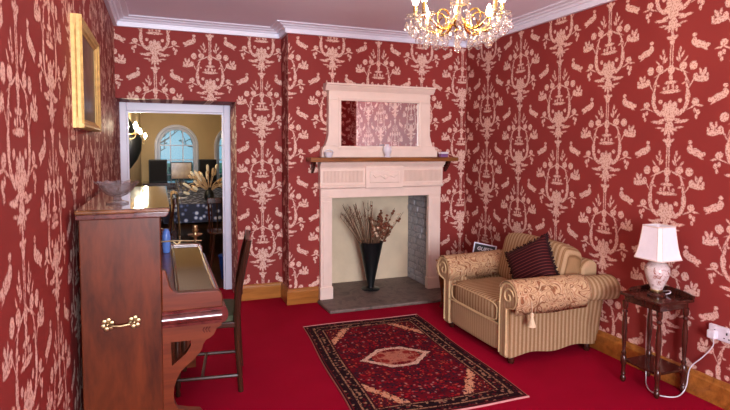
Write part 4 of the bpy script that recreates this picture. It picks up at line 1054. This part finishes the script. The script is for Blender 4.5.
# long dining table with patterned cloth and settings
dt = thing('dining_table', 'long dining table under the dark blue patterned cloth', 'table', (.62, 8.6, 0))
G().box(.05, 1.25, 7.3, 9.9, .70, .735).build('table_top', M['darkwood'], dt, bevel=.006)
for x in (.14, 1.16):
    for y in (7.4, 9.8): G().box(x-.04, x+.04, y-.04, y+.04, 0, .70).build('leg', M['darkwood'], dt, bevel=.004)
mcl, n_, b_ = new_mat('dark_blue_floral_cloth', rough=.6)
vv_ = n_.n('ShaderNodeTexVoronoi'); vv_.inputs['Scale'].default_value = 14; n_.L(geo_pos(n_), vv_.inputs['Vector'])
n_.L(n_.ramp(vv_.outputs['Distance'], [(.22, srgb(214,220,232)), (.34, srgb(86,100,150)), (.48, srgb(22,26,54))]), b_.inputs['Base Color'])
g = G().box(.02, 1.28, 7.27, 9.93, .737, .745)
for a in ((.02,.028,7.27,9.93),(1.272,1.28,7.27,9.93),(.028,1.272,7.27,7.278),(.028,1.272,9.922,9.93)): g.box(*a, .50, .738)
tag(g.build('tablecloth', mcl), 'dark blue and white patterned cloth on the dining table', 'tablecloth')
gl_src = None
pos = [(.25,7.7),(.34,8.2),(.25,8.7),(.33,9.2),(.26,9.6),(.95,7.75),(1.02,8.3),(.98,8.9),(1.03,9.5),(.6,9.1),(.55,9.55),(.48,8.45)]
names = ['left side nearest the doorway','left side second','left side third','left side fourth','left side farthest','right side nearest','right side second','right side third','right side farthest','middle before the screen','middle at the far end','middle near the bouquet']
for i, (x, y) in enumerate(pos):
    if gl_src is None:
        gl_src = G().lathe([(0,0),(.034,0),(.034,.003),(.006,.008),(.005,.07),(.02,.09),(.034,.12),(.036,.15),(.031,.19),(.029,.19),(.033,.15),(.031,.12),(.016,.093),(0,.088)], (0,0,0), 14).build('wine_glass', mgl, smooth=True); o = gl_src
    else: o = gl_src.copy(); COL.objects.link(o)
    o.location = (x, y, .7455); tag(o, 'clear wine glass on the dining table, ' + names[i], 'glass', 'wine glasses on the dining table')
for i, (x, y) in enumerate([(.22,8.0),(.22,9.0),(1.08,8.05),(1.08,9.15)]):
    tag(G().lathe([(0,0),(.08,0),(.125,.014),(.13,.018),(.08,.006),(0,.005)], (x,y,.7455), 24).build('dinner_plate', M['plastic'], smooth=True), 'white dinner plate on the dining table, ' + ['left near','left far','right near','right far'][i] + ' setting', 'plate', 'plates on the dining table')
# bouquet in a dark vase
bv = thing('table_vase', 'dark vase holding pale pampas on the dining table', 'vase', (.62, 7.62, .7455))
G().lathe([(0,0),(.05,0),(.07,.05),(.065,.11),(.035,.16),(.042,.19),(.036,.19),(.03,.16),(0,.10)], (.62,7.62,.7455), 18).build('vase_body', M['black'], bv, smooth=True)
M['pampas'] = tint('pampas', srgb(196,164,124), .9, .3, 30)
bq = thing('pampas_bouquet', 'spreading bunch of pale dried pampas and leaves on the dining table', 'dried flowers', (.62, 7.62, .86))
rp = random.Random(14)
for i in range(30):
    a = rp.uniform(-1.25, 1.25); l = rp.uniform(.2,.4); d = Vector((sin(a), rp.uniform(-.7,.5), cos(a)*.9)).normalized()
    b = Vector((.62,7.62,.87)); e = b+d*l+Vector((0,0,-.25*abs(a)**2*l)); m_ = b+d*l*.55+Vector((0,0,.03))
    P_ = smooth_path([b, m_, e], 4); st_ = G().tube(P_, [.005]*len(P_), 5).build('stem', M['pampas'], bq)
    G().sq(e, (.02,.012,rp.uniform(.035,.065)), .8, Matrix.Rotation(a,3,'Y'), nu=8, nv=6).build('plume', M['pampas'] if i % 2 else M['ivory'], st_, smooth='all')
# windsor chair and draped chair at the near end
wc = thing('windsor_chair', 'dark spindle backed wooden chair at the near end of dining table', 'chair', (.72, 6.75, 0))
def windsor(t, x, y, mat):
    G().sq((x,y,.45),(.20,.20,.02),.5).build('seat', mat, t, smooth='all')
    for sx in (-1,1):
        for sy in (-1,1): G().tube([(x+sx*.13,y+sy*.13,.44),(x+sx*.15,y+sy*.15,.22),(x+sx*.18,y+sy*.18,0)], [.014,.02,.012], 8).build('leg', mat, t, smooth=True)
        G().tube([(x+sx*.155,y-.155,.18),(x+sx*.155,y+.155,.18)], .010, 6).build('stretcher', mat, t)
    for k in range(6):
        u = -.15+k*.06; G().tube([(x+u,y-.165,.46),(x+u*1.12,y-.215,.83)], .007, 6).build('back_spindle', mat, t)
    for sx in (-1,1): G().tube([(x+sx*.18,y-.16,.46),(x+sx*.20,y-.225,.86)], .013, 8).build('back_post', mat, t, smooth=True)
    G().box(x-.215, x+.215, y-.245, y-.215, .82, .89).build('top_rail', mat, t, bevel=.008)
windsor(wc, .72, 6.75, M['darkwood'])
dc = thing('side_chair', 'dark wooden chair under the tan throw left of the dining table', 'chair', (0, 0, 0))
windsor(dc, 0, 0, M['darkwood'])
dc.location = (-.08, 6.78, 0); dc.rotation_euler = (0,0,radians(90))
tw = thing('fringed_throw', 'tan fringed throw hanging over a chair back left of dining table', 'throw', (.16, 6.78, .4))
g = G(); nu_, nv_ = 8, 22
for i in range(nu_+1):
    for j in range(nv_+1):
        u = i/nu_; t = j/nv_
        if t < .45: x, z = .115+.02*(1-t/.45), .50+.43*t/.45
        elif t < .55: a = (t-.45)/.1*pi; x, z = .145-.03*cos(a), .93+.02*sin(a)
        else: x, z = .175+.02*(t-.55)/.45, .93-.50*(t-.55)/.45
        g.v.append((x+.006*sin(i*1.9+j*.3), 6.60+.36*u, z+.01*sin(i*2.1)))
n0 = len(g.v); g.v += [(x+.008 if j_ % (nv_+1) > nv_//2 else x-.008, y, z) for j_, (x, y, z) in enumerate(list(g.v))]
for i in range(nu_):
    for j in range(nv_):
        a = i*(nv_+1)+j; b = nv_+1
        g.f.append((a, a+1, a+b+1, a+b)); g.f.append((n0+a, n0+a+b, n0+a+b+1, n0+a+1))
g.build('cloth', M['pampas'], tw, smooth='all')
g = G()
for i in range(26):
    y = 6.60+.36*i/25; g.tube([(.196,y,.435),(.20+rp.uniform(-.01,.01),y+rp.uniform(-.006,.006),.37)], [.006,.002], 4)
o = g.build('fringe', M['pampas'], tw); o['kind'] = 'stuff'
rb = thing('blue_bin', 'bright blue bin on the dining room floor just inside the doorway', 'bin', (.72, 6.15, 0))
M['brightblue'] = tint('bright_blue_plastic', srgb(24,70,170), .35, .1, 10)
G().lathe([(0,0),(.10,0),(.125,.26),(.118,.26),(.095,.01),(0,.01)], (.72,6.15,0), 24).build('bucket', M['brightblue'], rb, smooth=True)
G().lathe([(.122,.25),(.131,.252),(.131,.266),(.122,.268)], (.72,6.15,0), 24).build('rim', M['brightblue'], rb, smooth=True)
